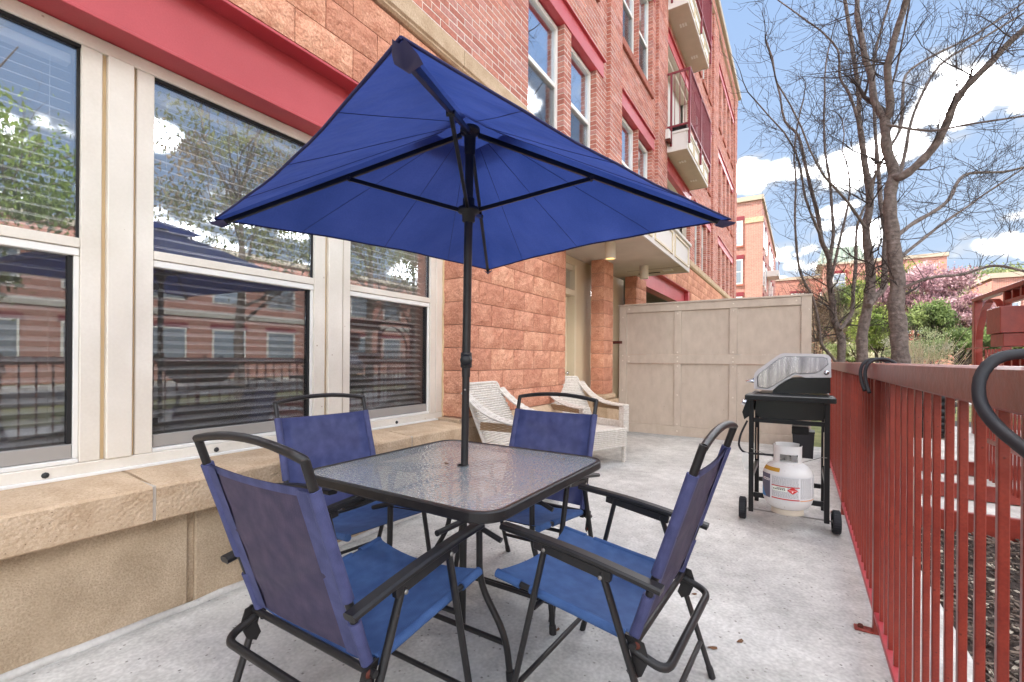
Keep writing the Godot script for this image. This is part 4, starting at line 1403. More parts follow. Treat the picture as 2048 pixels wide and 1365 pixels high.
# ------------------------------------------------------------------ table and parasol
const TX := -1.255
const TZ := -1.597
const TY := 0.713
func rounded(half: float, r: float, n := 6) -> PackedVector2Array:
	var o := PackedVector2Array()
	for q in 4:
		var c := Vector2([half - r, -half + r, -half + r, half - r][q], [half - r, half - r, -half + r, -half + r][q])
		for k in n + 1:
			var a := PI / 2 * (q + float(k) / n)
			o.append(c + Vector2(cos(a), sin(a)) * r)
	return o
func table() -> void:
	var t := thing("glass_table", "square pebbled glass patio table with a dark metal rim", "table", Vector3(TX, 0, TZ))
	var flat := Transform3D(Basis(Vector3(1, 0, 0), Vector3(0, 0, -1), Vector3(0, 1, 0)), Vector3(0, TY - 0.006, 0))
	# glass with a hole for the parasol pole
	var m := MB.new()
	var outer := rounded(0.468, 0.085)
	var n := outer.size()
	var hole := PackedVector2Array()
	for k in n:
		hole.append(outer[k].normalized() * 0.027)
	for yy in [TY - 0.002, TY - 0.007]:
		for k in n:
			var a := outer[k]
			var b := outer[(k + 1) % n]
			var c := hole[(k + 1) % n]
			var d := hole[k]
			if yy > TY - 0.004:
				m.quad(Vector3(a.x, yy, a.y), Vector3(d.x, yy, d.y), Vector3(c.x, yy, c.y), Vector3(b.x, yy, b.y))
			else:
				m.quad(Vector3(a.x, yy, a.y), Vector3(b.x, yy, b.y), Vector3(c.x, yy, c.y), Vector3(d.x, yy, d.y))
	part(t, "glass_top", m, M.table_glass)
	m = MB.new()
	var ro := rounded(0.483, 0.10, 8)
	var prof := [Vector2(-0.018, 0.0), Vector2(-0.004, 0.001), Vector2(0.0, -0.004), Vector2(0.001, -0.030), Vector2(-0.004, -0.036), Vector2(-0.020, -0.036), Vector2(-0.020, -0.010), Vector2(-0.018, 0.0)]
	for k in ro.size():
		for j in prof.size() - 1:
			var q := []
			for e in [[k, j], [k, j + 1], [(k + 1) % ro.size(), j + 1], [(k + 1) % ro.size(), j]]:
				var d: Vector2 = ro[e[0]]
				var nn := (d - d.clamp(Vector2(-0.383, -0.383), Vector2(0.383, 0.383))).normalized()
				var pt: Vector2 = d + nn * prof[e[1]].x
				q.append(Vector3(pt.x, TY + prof[e[1]].y, pt.y))
			m.quad(q[0], q[3], q[2], q[1])
	part(t, "rim", m, M.dark_metal)
	m = MB.new()
	m.lathe([Vector2(0.0195, 0.001), Vector2(0.026, 0.0005), Vector2(0.027, -0.004), Vector2(0.026, -0.014), Vector2(0.020, -0.014)], 16)
	part(t, "pole_ring", m, M.black_plastic, Vector3(0, TY, 0))
	for sx in [-1, 1]:
		for sz in [-1, 1]:
			m = MB.new()
			m.tube(bend([Vector3(sx * 0.235, TY - 0.034, sz * 0.2), Vector3(sx * 0.240, 0.34, sz * 0.2), Vector3(sx * 0.345, 0.16, sz * 0.178), Vector3(sx * 0.362, 0.0, sz * 0.17)], 0.07, 5), 0.0125, 8)
			var l := part(t, "leg", m, M.dark_metal)
			m = MB.new()
			m.tube([Vector3(sx * 0.359, 0.035, sz * 0.171), Vector3(sx * 0.362, -0.001, sz * 0.17)], 0.016, 8)
			part(l, "foot_cap", m, M.black_plastic)
	for sz in [-1, 1]:
		m = MB.new()
		m.tube(bend([Vector3(-0.34, 0.52, sz * 0.205), Vector3(-0.1, 0.60, sz * 0.215), Vector3(0.1, 0.60, sz * 0.215), Vector3(0.34, 0.52, sz * 0.205)], 0.09, 5), 0.0105, 8)
		part(t, "brace", m, M.dark_metal)
		m = MB.new()
		m.tube([Vector3(-0.35, 0.13, sz * 0.172), Vector3(0.35, 0.13, sz * 0.172)], 0.0105, 8)
		part(t, "stretcher", m, M.dark_metal)
	for sx in [-1, 1]:
		m = MB.new()
		m.tube([Vector3(sx * 0.238, 0.60, -0.44), Vector3(sx * 0.238, 0.60, 0.44)], 0.0105, 8)
		part(t, "brace", m, M.dark_metal)
	m = MB.new()
	m.tube([Vector3(-0.23, 0.545, 0.21), Vector3(0.02, 0.50, 0.05), Vector3(0.24, 0.55, -0.2)], 0.0025, 5)
	part(t, "wire", m, M.black_metal)
	# a few fallen bits on the glass
	for k in 3:
		var p: Vector3 = [Vector3(0.09, TY, 0.22), Vector3(0.33, TY, -0.32), Vector3(-0.06, TY, 0.04)][k]
		var o := part(self, ["dead_leaf", "dead_leaf_001", "dead_leaf_002"][k], leaf_mesh(0.011 + 0.004 * k), M.dead_leaf, Vector3(TX, 0.0045, TZ) + p, Basis(Vector3.UP, k * 1.3))
		tag(o, ["tiny brown leaf scrap on the near half of the glass tabletop", "tiny brown leaf scrap at the glass corner toward the wicker chairs", "tiny curled brown leaf scrap against the parasol pole"][k], "leaf", "leaf scraps on the glass")

func leaf_mesh(s: float) -> ArrayMesh:
	var m := MB.new()
	m.sheet([Vector3(-s, 0.002, -s * 0.3), Vector3(0, 0.0, -s * 0.5), Vector3(s, 0.004, -s * 0.2), Vector3(-s, 0.006, s * 0.3), Vector3(0, 0.003, s * 0.5), Vector3(s, 0.001, s * 0.25)], 3, true)
	return m.mesh()

func parasol() -> void:
	var hub := Vector3(TX + 0.018, 2.178, TZ - 0.010)
	var t := thing("parasol", "square navy blue canvas parasol on a dark pole through the table", "parasol", Vector3(TX, 0, TZ))
	var base := Vector3(0, 0, 0)
	var top := hub - Vector3(TX, 0, TZ)
	var at := func(y: float) -> Vector3: return base.lerp(top, y / top.y)
	var m := MB.new()
	m.tube([at.call(0.0), at.call(1.16)], 0.0165, 14)
	part(t, "lower_pole", m, M.dark_metal)
	m = MB.new()
	m.tube([at.call(1.10), at.call(2.19)], 0.0188, 14)
	part(t, "upper_pole", m, M.dark_metal)
	m = MB.new()
	m.lathe([Vector2(0.0, 0.03), Vector2(0.019, 0.028), Vector2(0.024, 0.018), Vector2(0.027, 0.0), Vector2(0.027, -0.004)], 14)
	var kn := part(t, "tilt_knob", m, M.black_plastic, at.call(1.175) + Vector3(0.010, 0, 0.014), Basis(Vector3(1, 0, 0), PI / 2) * Basis(Vector3(0, 0, 1), -0.5))
	m = MB.new()
	m.lathe([Vector2(0.0195, 0.035), Vector2(0.025, 0.03), Vector2(0.026, -0.03), Vector2(0.0195, -0.035)], 14)
	part(t, "tilt_collar", m, M.dark_metal, at.call(1.175))
	m = MB.new()
	m.lathe([Vector2(0, 0.006), Vector2(0.004, 0.004), Vector2(0.005, 0)], 8)
	part(t, "push_button", m, M.rivet, at.call(1.045) + Vector3(0.009, 0, 0.015), Basis(Vector3(1, 0, 0), PI / 2))
	# runner and top hub
	m = MB.new()
	m.lathe([Vector2(0.019, 0.06), Vector2(0.026, 0.055), Vector2(0.027, 0.02), Vector2(0.046, 0.015), Vector2(0.048, -0.005), Vector2(0.030, -0.012), Vector2(0.028, -0.045), Vector2(0.019, -0.05)], 14)
	part(t, "runner", m, M.black_plastic, at.call(1.83))
	m = MB.new()
	m.lathe([Vector2(0.0, 0.03), Vector2(0.022, 0.026), Vector2(0.043, 0.018), Vector2(0.045, -0.004), Vector2(0.026, -0.012), Vector2(0.024, -0.09), Vector2(0.019, -0.1)], 14)
	part(t, "top_hub", m, M.black_plastic, top)
	# corners
	var a := 0.806
	var yaw := Basis(Vector3.UP, -0.246)
	var cs := []
	for s in [Vector2(-1, 1), Vector2(1, 1), Vector2(1, -1), Vector2(-1, -1)]:
		cs.append(top + yaw * Vector3(s.x * a, -0.412, s.y * a))
	# canopy: four panels, each sagging a little between the ribs, with a lifted vent at the top
	var apex := top + Vector3(0, 0.045, 0)
	for k in 4:
		m = MB.new()
		var g := []
		var c0: Vector3 = cs[k]
		var c1: Vector3 = cs[(k + 1) % 4]
		var rows := 14
		var cols := 15
		for r in rows:
			var u := lerpf(0.13, 1.0, r / float(rows - 1))
			for q in cols:
				var w := q / float(cols - 1)
				var p0 := apex.lerp(c0 + Vector3(0, 0.030, 0), u)
				var p1 := apex.lerp(c1 + Vector3(0, 0.030, 0), u)
				var p := p0.lerp(p1, w)
				var mid := sin(PI * w)
				p.y += 0.045 * mid * u * (1.0 - u * 0.3) * 0.3 - 0.012 * mid * sin(PI * u)
				# hem drawn in between corners
				var ctr := Vector3(top.x, p.y, top.z)
				p = p.lerp(ctr, 0.055 * mid * u * u)
				p.y += 0.0025 * sin(w * 21.0 + u * 9.0 + k) * u * mid
				g.append(p)
		m.sheet(g, cols)
		var pn := part(t, "canopy_panel", m, M.canopy)
		for q in [3, 7, 11]:
			var line := []
			for e in rows: line.append(g[e * cols + q] - Vector3(0, 0.0012, 0))
			var sm := MB.new()
			sm.tube(line, 0.0010, 5)
			part(pn, "seam", sm, M.canopy_hem)
		var edge := []
		for q in cols:
			edge.append(g[(rows - 1) * cols + q])
		m = MB.new()
		m.tube(edge, 0.0042, 6)
		part(pn, "hem", m, M.canopy_hem)
		# corner pocket
		m = MB.new()
		var o: Vector3 = cs[k]
		var dir := (o - top).normalized()
		var side := dir.cross(Vector3.UP).normalized()
		var nrm := side.cross(dir).normalized()
		var big := 0.62
		var tip := o + dir * 0.012 + nrm * 0.02
		m.sheet([o - dir * 0.10 * big + side * 0.030 - nrm * 0.004, o - dir * 0.10 * big - nrm * 0.022, o - dir * 0.10 * big - side * 0.030 - nrm * 0.004,
			o - dir * 0.03 + side * 0.026 + nrm * 0.006, o - dir * 0.03 - nrm * 0.020, o - dir * 0.03 - side * 0.026 + nrm * 0.006,
			tip + side * 0.012, tip - nrm * 0.008, tip - side * 0.012], 3, true)
		part(t, "corner_pocket", m, M.pocket)
	# vent cap
	m = MB.new()
	var ring := []
	for r in 3:
		for q in 9:
			var w := q / 8.0 * 4.0
			var k := int(w) % 4
			var fr := w - floorf(w)
			var d0: Vector3 = (cs[k] - top) * Vector3(1, 0, 1)
			var d1: Vector3 = (cs[(k + 1) % 4] - top) * Vector3(1, 0, 1)
			var d := d0.lerp(d1, fr)
			ring.append(top + Vector3(0, 0.066 - 0.016 * r * r, 0) + d * [0.001, 0.12, 0.24][r])
	m.sheet(ring, 9)
	part(t, "vent_cap", m, M.canopy)
	# ribs and struts
	for k in 4:
		var dir: Vector3 = cs[k] - top
		m = MB.new()
		m.bar(top + dir.normalized() * 0.04, cs[k] - dir.normalized() * 0.05, 0.016, 0.021, 0.002)
		var rb := part(t, "rib", m, M.black_metal)
		m = MB.new()
		m.lathe([Vector2(0, 0.012), Vector2(0.011, 0.008), Vector2(0.012, -0.02), Vector2(0, -0.022)], 8)
		part(rb, "end_cap", m, M.black_plastic, cs[k] - dir.normalized() * 0.05, Basis(Quaternion(Vector3.UP, dir.normalized())))
		m = MB.new()
		var j: Vector3 = top + dir * 0.47 - Vector3(0, 0.010, 0)
		var run: Vector3 = at.call(1.83)
		var out: Vector3 = (dir * Vector3(1, 0, 1)).normalized()
		m.bar(run + out * 0.04 + Vector3(0, 0.006, 0), j, 0.0135, 0.017, 0.002)
		part(t, "strut", m, M.black_metal)
		m = MB.new()
		m.tube([j - out.cross(Vector3.UP) * 0.014, j + out.cross(Vector3.UP) * 0.014], 0.010, 8)
		part(rb, "joint", m, M.black_plastic)

# ------------------------------------------------------------------ wicker chairs
func wicker_tube(m: MB, pts: Array, r: float) -> void:
	m.tube(pts, r, 6)
# a woven skin: rows of strands over a grid of points
func woven(m: MB, g: Array, cols: int, r := 0.0065) -> void:
	var rows := g.size() / cols
	for q in rows:
		var line := []
		for k in cols:
			var a: Vector3 = g[q * cols + k]
			var du: Vector3 = g[q * cols + mini(k + 1, cols - 1)] - g[q * cols + maxi(k - 1, 0)]
			var dv: Vector3 = g[mini(q + 1, rows - 1) * cols + k] - g[maxi(q - 1, 0) * cols + k]
			var nn := du.cross(dv).normalized()
			line.append(a + nn * (0.0055 if (k + q) % 2 == 0 else -0.0055))
		m.tube(line, r, 5)
func grid(a: Vector3, b: Vector3, c: Vector3, d: Vector3, rows: int, cols: int) -> Array:
	var g := []
	for r in rows:
		for q in cols:
			g.append(a.lerp(b, q / float(cols - 1)).lerp(d.lerp(c, q / float(cols - 1)), r / float(rows - 1)))
	return g
func make_wicker() -> Node3D:
	# forward is +z, back at -z; width along x
	var t := Node3D.new()
	t.name = "wicker_armchair"
	var hw := 0.31
	var m := MB.new()
	# back: tall, leaning, curved; rows of strands
	var g := []
	for r in 29:
		var q := r / 28.0
		var y := lerpf(0.40, 0.955, q)
		var z := -0.20 - 0.19 * q - 0.05 * q * q
		for k in 25:
			var a := lerpf(-1, 1, k / 24.0)
			g.append(Vector3(a * (hw - 0.035 * q), y, z + 0.035 * a * a * (1.0 - q)))
	woven(m, g, 25, 0.0105)
	part(t, "backrest", m, M.wicker)
	m = MB.new()
	m.sheet(g, 25)
	part(t, "back_liner", m, M.wicker)
	m = MB.new()
	var rim := []
	for s in [-1]:
		rim.append(Vector3(-hw, 0.40, -0.17))
	rim = [Vector3(-hw, 0.40, -0.165), Vector3(-hw + 0.02, 0.68, -0.31), Vector3(-hw + 0.035, 0.96, -0.44), Vector3(hw - 0.035, 0.96, -0.44), Vector3(hw - 0.02, 0.68, -0.31), Vector3(hw, 0.40, -0.165)]
	m.tube(bend(rim, 0.04, 4), 0.014, 8)
	part(t, "back_rim", m, M.wicker)
	# arms: sweep from the back to the front post
	for s in [-1, 1]:
		m = MB.new()
		var arm := []
		for k in 15:
			var q := k / 14.0
			arm.append([Vector3(s * hw, 0.665 + 0.24 * pow(1.0 - q, 3.0), lerpf(-0.40, 0.33, q)), 0.065])
		g = []
		for r in 9:
			var off := lerpf(-0.04, 0.04, r / 8.0)
			for k in 15:
				g.append(arm[k][0] + Vector3(off + s * 0.0, -0.006 * absf(off) / 0.04, 0))
		woven(m, g, 15, 0.0065)
		var ap := part(t, "armrest", m, M.wicker)
		m = MB.new()
		m.sheet(g, 15, true)
		for e in [-0.044, 0.044]:
			var line := []
			for k in 15: line.append(arm[k][0] + Vector3(e, -0.012, 0))
			m.tube(line, 0.011, 6)
		part(ap, "arm_liner", m, M.wicker)
		m = MB.new()
		g = []
		for r in 6:
			for k in 13:
				g.append(Vector3(s * (hw + 0.03), lerpf(0.60, 0.655, r / 5.0), lerpf(-0.22, 0.30, k / 12.0)))
		woven(m, g, 13, 0.006)
		part(ap, "apron", m, M.wicker_brown)
		# front post
		m = MB.new()
		woven(m, grid(Vector3(s * hw - 0.04, 0.36, 0.345), Vector3(s * hw + 0.04, 0.36, 0.345), Vector3(s * hw + 0.04, 0.655, 0.345), Vector3(s * hw - 0.04, 0.655, 0.345), 15, 7), 7, 0.0105)
		woven(m, grid(Vector3(s * (hw + 0.042), 0.36, 0.34), Vector3(s * (hw + 0.042), 0.36, 0.27), Vector3(s * (hw + 0.042), 0.655, 0.27), Vector3(s * (hw + 0.042), 0.655, 0.34), 15, 7), 7, 0.0105)
		m.span(Vector3(s * hw - 0.036, 0.36, 0.27), Vector3(s * hw + 0.036, 0.65, 0.338))
		part(t, "front_post", m, M.wicker)
		# side panel under the arm
		m = MB.new()
		woven(m, grid(Vector3(s * (hw + 0.03), 0.22, 0.27), Vector3(s * (hw + 0.03), 0.22, -0.24), Vector3(s * (hw + 0.03), 0.46 if s > 0 else 0.40, -0.24), Vector3(s * (hw + 0.03), 0.46 if s > 0 else 0.40, 0.27), 11, 21), 21, 0.0105)
		m.span(Vector3(s * (hw + 0.012), 0.22, -0.24), Vector3(s * (hw + 0.024), 0.46 if s > 0 else 0.40, 0.27))
		part(t, "side_panel", m, M.wicker)
		for z in [-0.22, 0.31]:
			m = MB.new()
			m.tube([Vector3(s * hw, 0.3, z), Vector3(s * (hw - 0.004), 0.0, z)], [0.022, 0.018], 8)
			for k in 12:
				var y := 0.02 + k * 0.018
				m.tube([Vector3(s * hw - 0.02, y, z + 0.02), Vector3(s * hw + 0.02, y + 0.006, z + 0.02)], 0.006, 5)
			part(t, "leg", m, M.wicker)
	m = MB.new()
	woven(m, grid(Vector3(-hw, 0.395, 0.34), Vector3(hw, 0.395, 0.34), Vector3(hw, 0.375, -0.22), Vector3(-hw, 0.375, -0.22), 27, 31), 31, 0.0105)
	m.span(Vector3(-hw, 0.34, -0.22), Vector3(hw, 0.37, 0.335))
	part(t, "seat", m, M.wicker)
	m = MB.new()
	woven(m, grid(Vector3(-hw, 0.20, 0.350), Vector3(hw, 0.20, 0.350), Vector3(hw, 0.39, 0.350), Vector3(-hw, 0.39, 0.350), 10, 31), 31, 0.0105)
	m.span(Vector3(-hw, 0.21, 0.325), Vector3(hw, 0.385, 0.342))
	part(t, "front_apron", m, M.wicker)
	return t
func wickers() -> void:
	var w := make_wicker()
	var s := [[Vector3(-2.03, 0, -3.42), PI / 2 + 0.05, "wicker_armchair", "pale wicker armchair beside the end of the stone sill"], [Vector3(-2.13, 0, -5.02), PI / 2 - 0.40, "wicker_armchair_001", "pale wicker armchair turned out in front of the cream entrance door"]]
	for k in 2:
		var o: Node3D = w if k == 1 else w.duplicate()
		o.name = s[k][2]
		add_child(o)
		o.position = s[k][0]
		o.rotation.y = s[k][1]
		tag(o, s[k][3], "armchair", "pale wicker armchairs along the block wall")

# ------------------------------------------------------------------ grill and gas bottle
func grill() -> void:
	var Z := -3.85
	var back := -4.42
	var t := thing("gas_grill", "black cart gas grill with a silver hood beside the red railing", "grill", Vector3(-0.05, 0, Z))
	var o := Vector3(-0.05, 0, Z)
	var q := func(x: float, y: float) -> Vector2:
		var p := on_z(1400.0 + x * 0.3297, 650.0 + y * 0.3297, Z) - o
		return Vector2(p.x, p.y)
	var hood := PackedVector2Array()
	for p in [[328, 388], [328, 310], [334, 290], [352, 272], [470, 188], [490, 177], [515, 172], [755, 178], [780, 184], [794, 200], [798, 320]]:
		hood.append(q.call(p[0], p[1]))
	var lower := [[640, 322], [600, 308], [575, 306], [550, 324], [520, 338], [485, 360], [455, 385], [440, 397], [425, 398]]
	var plate := hood.duplicate()
	for p in lower: plate.append(q.call(p[0], p[1]))
	var L := Z - back
	# hood skin, then end plates in cast silver
	var m := MB.new()
	for k in hood.size() - 1:
		var a := hood[k]
		var b := hood[k + 1]
		m.quad(Vector3(a.x, a.y, -0.01), Vector3(b.x, b.y, -0.01), Vector3(b.x, b.y, -L + 0.01), Vector3(a.x, a.y, -L + 0.01))
	var hd := part(t, "hood", m, M.steel)
	for z in [-0.006, -L + 0.006]:
		m = MB.new()
		m.prism(plate, 0.012, Transform3D(Basis.IDENTITY, Vector3(0, 0, z)))
		var ep := part(hd, "end_plate", m, M.cast_silver)
	# raised border on the near end plate: a smaller polished inset
	var inset := PackedVector2Array()
	for p in [[352, 372], [350, 316], [362, 298], [480, 208], [520, 193], [745, 198], [770, 206], [776, 240], [735, 275], [700, 292], [610, 296], [575, 290], [540, 310], [505, 332], [470, 352], [440, 372], [410, 384], [360, 378]]:
		inset.append(q.call(p[0], p[1]))
	m = MB.new()
	m.prism(inset, 0.004, Transform3D(Basis.IDENTITY, Vector3(0, 0, 0.0065)))
	var gr := MB.new()
	var ring := []
	for e in inset: ring.append(Vector3(e.x, e.y, 0.004))
	ring.append(ring[0])
	gr.tube(ring, 0.0035, 5)
	part(hd, "panel_groove", gr, M.gasket)
	part(hd, "end_panel", m, M.steel)
	m = MB.new()
	m.lathe([Vector2(0, 0.006), Vector2(0.011, 0.005), Vector2(0.017, 0.0), Vector2(0.017, -0.003)], 14)
	var c: Vector2 = q.call(768, 291)
	part(hd, "hinge_cap", m, M.chrome, Vector3(c.x, c.y, 0.004), Basis(Vector3.RIGHT, PI / 2))
	m = MB.new()
	c = q.call(330, 345)
	m.tube(bend([Vector3(c.x, c.y, -0.05), Vector3(c.x - 0.055, c.y, -0.05), Vector3(c.x - 0.055, c.y, -L + 0.05), Vector3(c.x, c.y, -L + 0.05)], 0.02, 4), 0.0105, 8)
	part(hd, "handle", m, M.chrome)
	# firebox under the hood
	m = MB.new()
	var fb := PackedVector2Array()
	for p in [[440, 400], [470, 372], [520, 345], [560, 330], [640, 326], [794, 324], [794, 418], [440, 418]]: fb.append(q.call(p[0], p[1]))
	m.prism(fb, L - 0.05, Transform3D(Basis.IDENTITY, Vector3(0, 0, -L * 0.5)))
	part(t, "firebox", m, M.enamel)
	# side shelf
	m = MB.new()
	var s0: Vector2 = q.call(292, 404)
	var s1: Vector2 = q.call(816, 404)
	m.cbox(Vector3((s0.x + s1.x) * 0.5, 0.925, 0.12), Vector3(s1.x - s0.x, 0.038, 0.26), 0.006)
	part(t, "side_shelf", m, M.black_metal)
	# burner box below
	m = MB.new()
	var bb := PackedVector2Array()
	for p in [[345, 420], [800, 440], [770, 560], [740, 585], [370, 575], [335, 530]]: bb.append(q.call(p[0], p[1]))
	m.prism(bb, L - 0.03, Transform3D(Basis.IDENTITY, Vector3(0, 0, -L * 0.5)))
	part(t, "burner_box", m, M.enamel)
	m = MB.new()
	var r0: Vector2 = q.call(300, 575)
	m.box(Vector3((s0.x + s1.x) * 0.5 + 0.0, r0.y, -0.004), Vector3(0.47, 0.03, 0.03))
	part(t, "side_rail", m, M.black_metal)
	bpart(t, "grease_tray", Vector3(0.0, 0.625, -0.36), Vector3(0.11, 0.685, -0.24), M.black_metal, 0.004)
	# control panel at the front (towards the wall) with knobs
	m = MB.new()
	var cp := PackedVector2Array()
	for p in [[300, 420], [330, 425], [300, 500], [298, 555], [268, 575], [255, 530], [270, 490]]: cp.append(q.call(p[0], p[1]))
	m.prism(cp, L - 0.02, Transform3D(Basis.IDENTITY, Vector3(0, 0, -L * 0.5)))
	part(t, "control_panel", m, M.black_metal)
	for k in 3:
		m = MB.new()
		m.lathe([Vector2(0, 0.045), Vector2(0.017, 0.043), Vector2(0.021, 0.036), Vector2(0.021, 0.012), Vector2(0.027, 0.008), Vector2(0.027, 0.0)], 14)
		var kp: Vector2 = q.call(283, 485)
		part(t, "knob", m, M.chrome, Vector3(kp.x, kp.y, -0.06 - k * 0.2), Basis(Vector3(0, 0, 1), PI / 2 - 0.45))
	# legs
	var lx := [q.call(312, 700).x, q.call(772, 700).x]
	for k in 2:
		for z in [0.0, -L + 0.03]:
			bpart(t, "leg", Vector3(lx[k] - 0.016, 0.06 if z == 0.0 else 0.0, z - 0.018), Vector3(lx[k] + 0.016, 0.905, z + 0.018), M.black_metal, 0.003)
	bpart(t, "base_rail", Vector3(lx[0] + 0.017, 0.17, -0.012), Vector3(lx[1] - 0.017, 0.205, 0.012), M.black_metal, 0.003)
	bpart(t, "base_rail", Vector3(lx[0] + 0.017, 0.17, -L + 0.018), Vector3(lx[1] - 0.017, 0.205, -L + 0.042), M.black_metal, 0.003)
	for k in 2:
		bpart(t, "side_bar", Vector3(lx[k] - 0.012, 0.30, -L + 0.05), Vector3(lx[k] + 0.012, 0.345, -0.02), M.black_metal, 0.003)
		bpart(t, "leg_brace", Vector3(lx[k] - 0.003, 0.36, -L + 0.05), Vector3(lx[k] + 0.004, 0.62, -L + 0.07), M.panel)
	# wheels on the near legs
	for k in 2:
		var wx: float = lx[k] + (-0.055 if k == 0 else 0.055)
		var wh := node(t, "wheel", Vector3(wx, 0.078, 0.0))
		wh.rotation.y = 0.05
		m = MB.new()
		m.lathe([Vector2(0.052, 0.024), Vector2(0.072, 0.024), Vector2(0.078, 0.017), Vector2(0.078, -0.017), Vector2(0.072, -0.024), Vector2(0.052, -0.024)], 28)
		for j in 28:
			var an := TAU * j / 28.0
			m.box(Vector3(cos(an) * 0.0775, 0, sin(an) * 0.0775), Vector3(0.005, 0.036, 0.0075), Basis(Vector3.UP, -an))
		part(wh, "tyre", m, M.rubber, Vector3.ZERO, Basis(Vector3(0, 0, 1), PI / 2))
		m = MB.new()
		m.lathe([Vector2(0, 0.02), Vector2(0.016, 0.02), Vector2(0.02, 0.012), Vector2(0.053, 0.010), Vector2(0.053, -0.010), Vector2(0.02, -0.012), Vector2(0.0, -0.02)], 18)
		part(wh, "hub", m, M.black_plastic, Vector3.ZERO, Basis(Vector3(0, 0, 1), PI / 2))
	m = MB.new()
	m.tube([Vector3(lx[0] - 0.05, 0.078, 0), Vector3(lx[1] + 0.05, 0.078, 0)], 0.006, 6)
	part(t, "axle", m, M.rivet)
	# hose with its paper tag
	m = MB.new()
	m.tube(bend([Vector3(lx[0] - 0.03, 0.73, -0.02), Vector3(lx[0] - 0.075, 0.62, 0.01), Vector3(lx[0] - 0.085, 0.54, 0.02), Vector3(lx[0] - 0.05, 0.495, 0.03), Vector3(0.0, 0.50, 0.03), Vector3(-0.04 + 0.02, 0.505, 0.03)], 0.05, 5), 0.0075, 8)
	part(t, "gas_hose", m, M.rubber)
	m = MB.new()
	m.lathe([Vector2(0, 0.014), Vector2(0.026, 0.012), Vector2(0.030, 0.0), Vector2(0.026, -0.012), Vector2(0, -0.014)], 14)
	part(t, "regulator", m, M.sash_metal, Vector3(-0.055, 0.512, 0.045), Basis(Vector3.RIGHT, 1.3))
	m = MB.new()
	m.sheet([Vector3(-0.02, 0.0, 0), Vector3(0.02, 0.002, 0.006), Vector3(-0.022, -0.05, 0.012), Vector3(0.016, -0.05, 0.004), Vector3(-0.014, -0.10, -0.004), Vector3(0.022, -0.098, 0.006), Vector3(-0.006, -0.13, 0.008), Vector3(0.02, -0.125, 0.0)], 2)
	part(t, "paper_tag", m, M.paper, Vector3(lx[0] - 0.035, 0.50, 0.045))
	m = MB.new()
	m.tube([Vector3(lx[0], 0.53, 0.02), Vector3(-0.02, 0.46, 0.04), Vector3(0.06, 0.468, 0.05), Vector3(lx[1] - 0.03, 0.515, 0.02), Vector3(lx[1], 0.515, 0.02)], 0.0025, 5)
	part(t, "bottle_wire", m, M.rivet)
	# ---- gas bottle
	var g := thing("gas_bottle", "white steel gas bottle with a printed warning label hanging in the grill cart", "gas bottle", Vector3(-0.07, 0.105, -3.80))
	m = MB.new()
	m.lathe([Vector2(0.0, 0.372), Vector2(0.05, 0.370), Vector2(0.09, 0.360), Vector2(0.125, 0.338), Vector2(0.146, 0.308), Vector2(0.154, 0.272), Vector2(0.155, 0.14), Vector2(0.150, 0.10), Vector2(0.135, 0.066), Vector2(0.105, 0.045), Vector2(0.07, 0.036), Vector2(0.0, 0.034)], 36)
	part(g, "body", m, M.tank_white)
	m = MB.new()
	m.lathe([Vector2(0.092, 0.05), Vector2(0.099, 0.045), Vector2(0.100, 0.012), Vector2(0.103, 0.006), Vector2(0.097, 0.006), Vector2(0.096, 0.04)], 28)
	part(g, "foot_ring", m, M.tank_rust)
	# collar: two upright arcs and a rolled top, open at the valve
	m = MB.new()
	# feet of the collar, leaving a hand hole towards the front
	for arc in [[-0.02, 0.12], [0.34, 0.50], [0.58, 0.86]]:
		m.lathe([Vector2(0.086, 0.350), Vector2(0.084, 0.385), Vector2(0.084, 0.428), Vector2(0.0865, 0.428), Vector2(0.0865, 0.385), Vector2(0.0885, 0.350)], 10, Transform3D.IDENTITY, arc[0], arc[1])
	m.lathe([Vector2(0.086, 0.350), Vector2(0.086, 0.372), Vector2(0.0885, 0.372), Vector2(0.0895, 0.350)], 30, Transform3D.IDENTITY, 0.0, 0.999)
	m.lathe([Vector2(0.0838, 0.424), Vector2(0.084, 0.470), Vector2(0.086, 0.482), Vector2(0.089, 0.480), Vector2(0.0868, 0.468), Vector2(0.0868, 0.424)], 30, Transform3D.IDENTITY, -0.02, 0.56)
	m.lathe([Vector2(0.0838, 0.424), Vector2(0.084, 0.478), Vector2(0.086, 0.488), Vector2(0.089, 0.486), Vector2(0.0868, 0.474), Vector2(0.0868, 0.424)], 24, Transform3D.IDENTITY, 0.58, 0.90)
	part(g, "collar", m, M.tank_white)
	m = MB.new()
	m.lathe([Vector2(0.0, 0.43), Vector2(0.012, 0.43), Vector2(0.014, 0.40), Vector2(0.022, 0.395), Vector2(0.022, 0.37)], 12)
	m.lathe([Vector2(0, 0.45), Vector2(0.028, 0.448), Vector2(0.03, 0.435), Vector2(0, 0.432)], 12)
	part(g, "valve", m, M.sash_metal)
	m = MB.new()
	m.lathe([Vector2(0.1565, 0.285), Vector2(0.1568, 0.21), Vector2(0.1560, 0.12)], 26, Transform3D.IDENTITY, -0.04, 0.46)
	part(g, "label", m, M.tank_label)
	m = MB.new()
	m.lathe([Vector2(0.135, 0.333), Vector2(0.1485, 0.308)], 8, Transform3D.IDENTITY, 0.30, 0.46)
	part(g, "rust_patch", m, mat("ochre", srgb(186, 140, 44), 0.7))

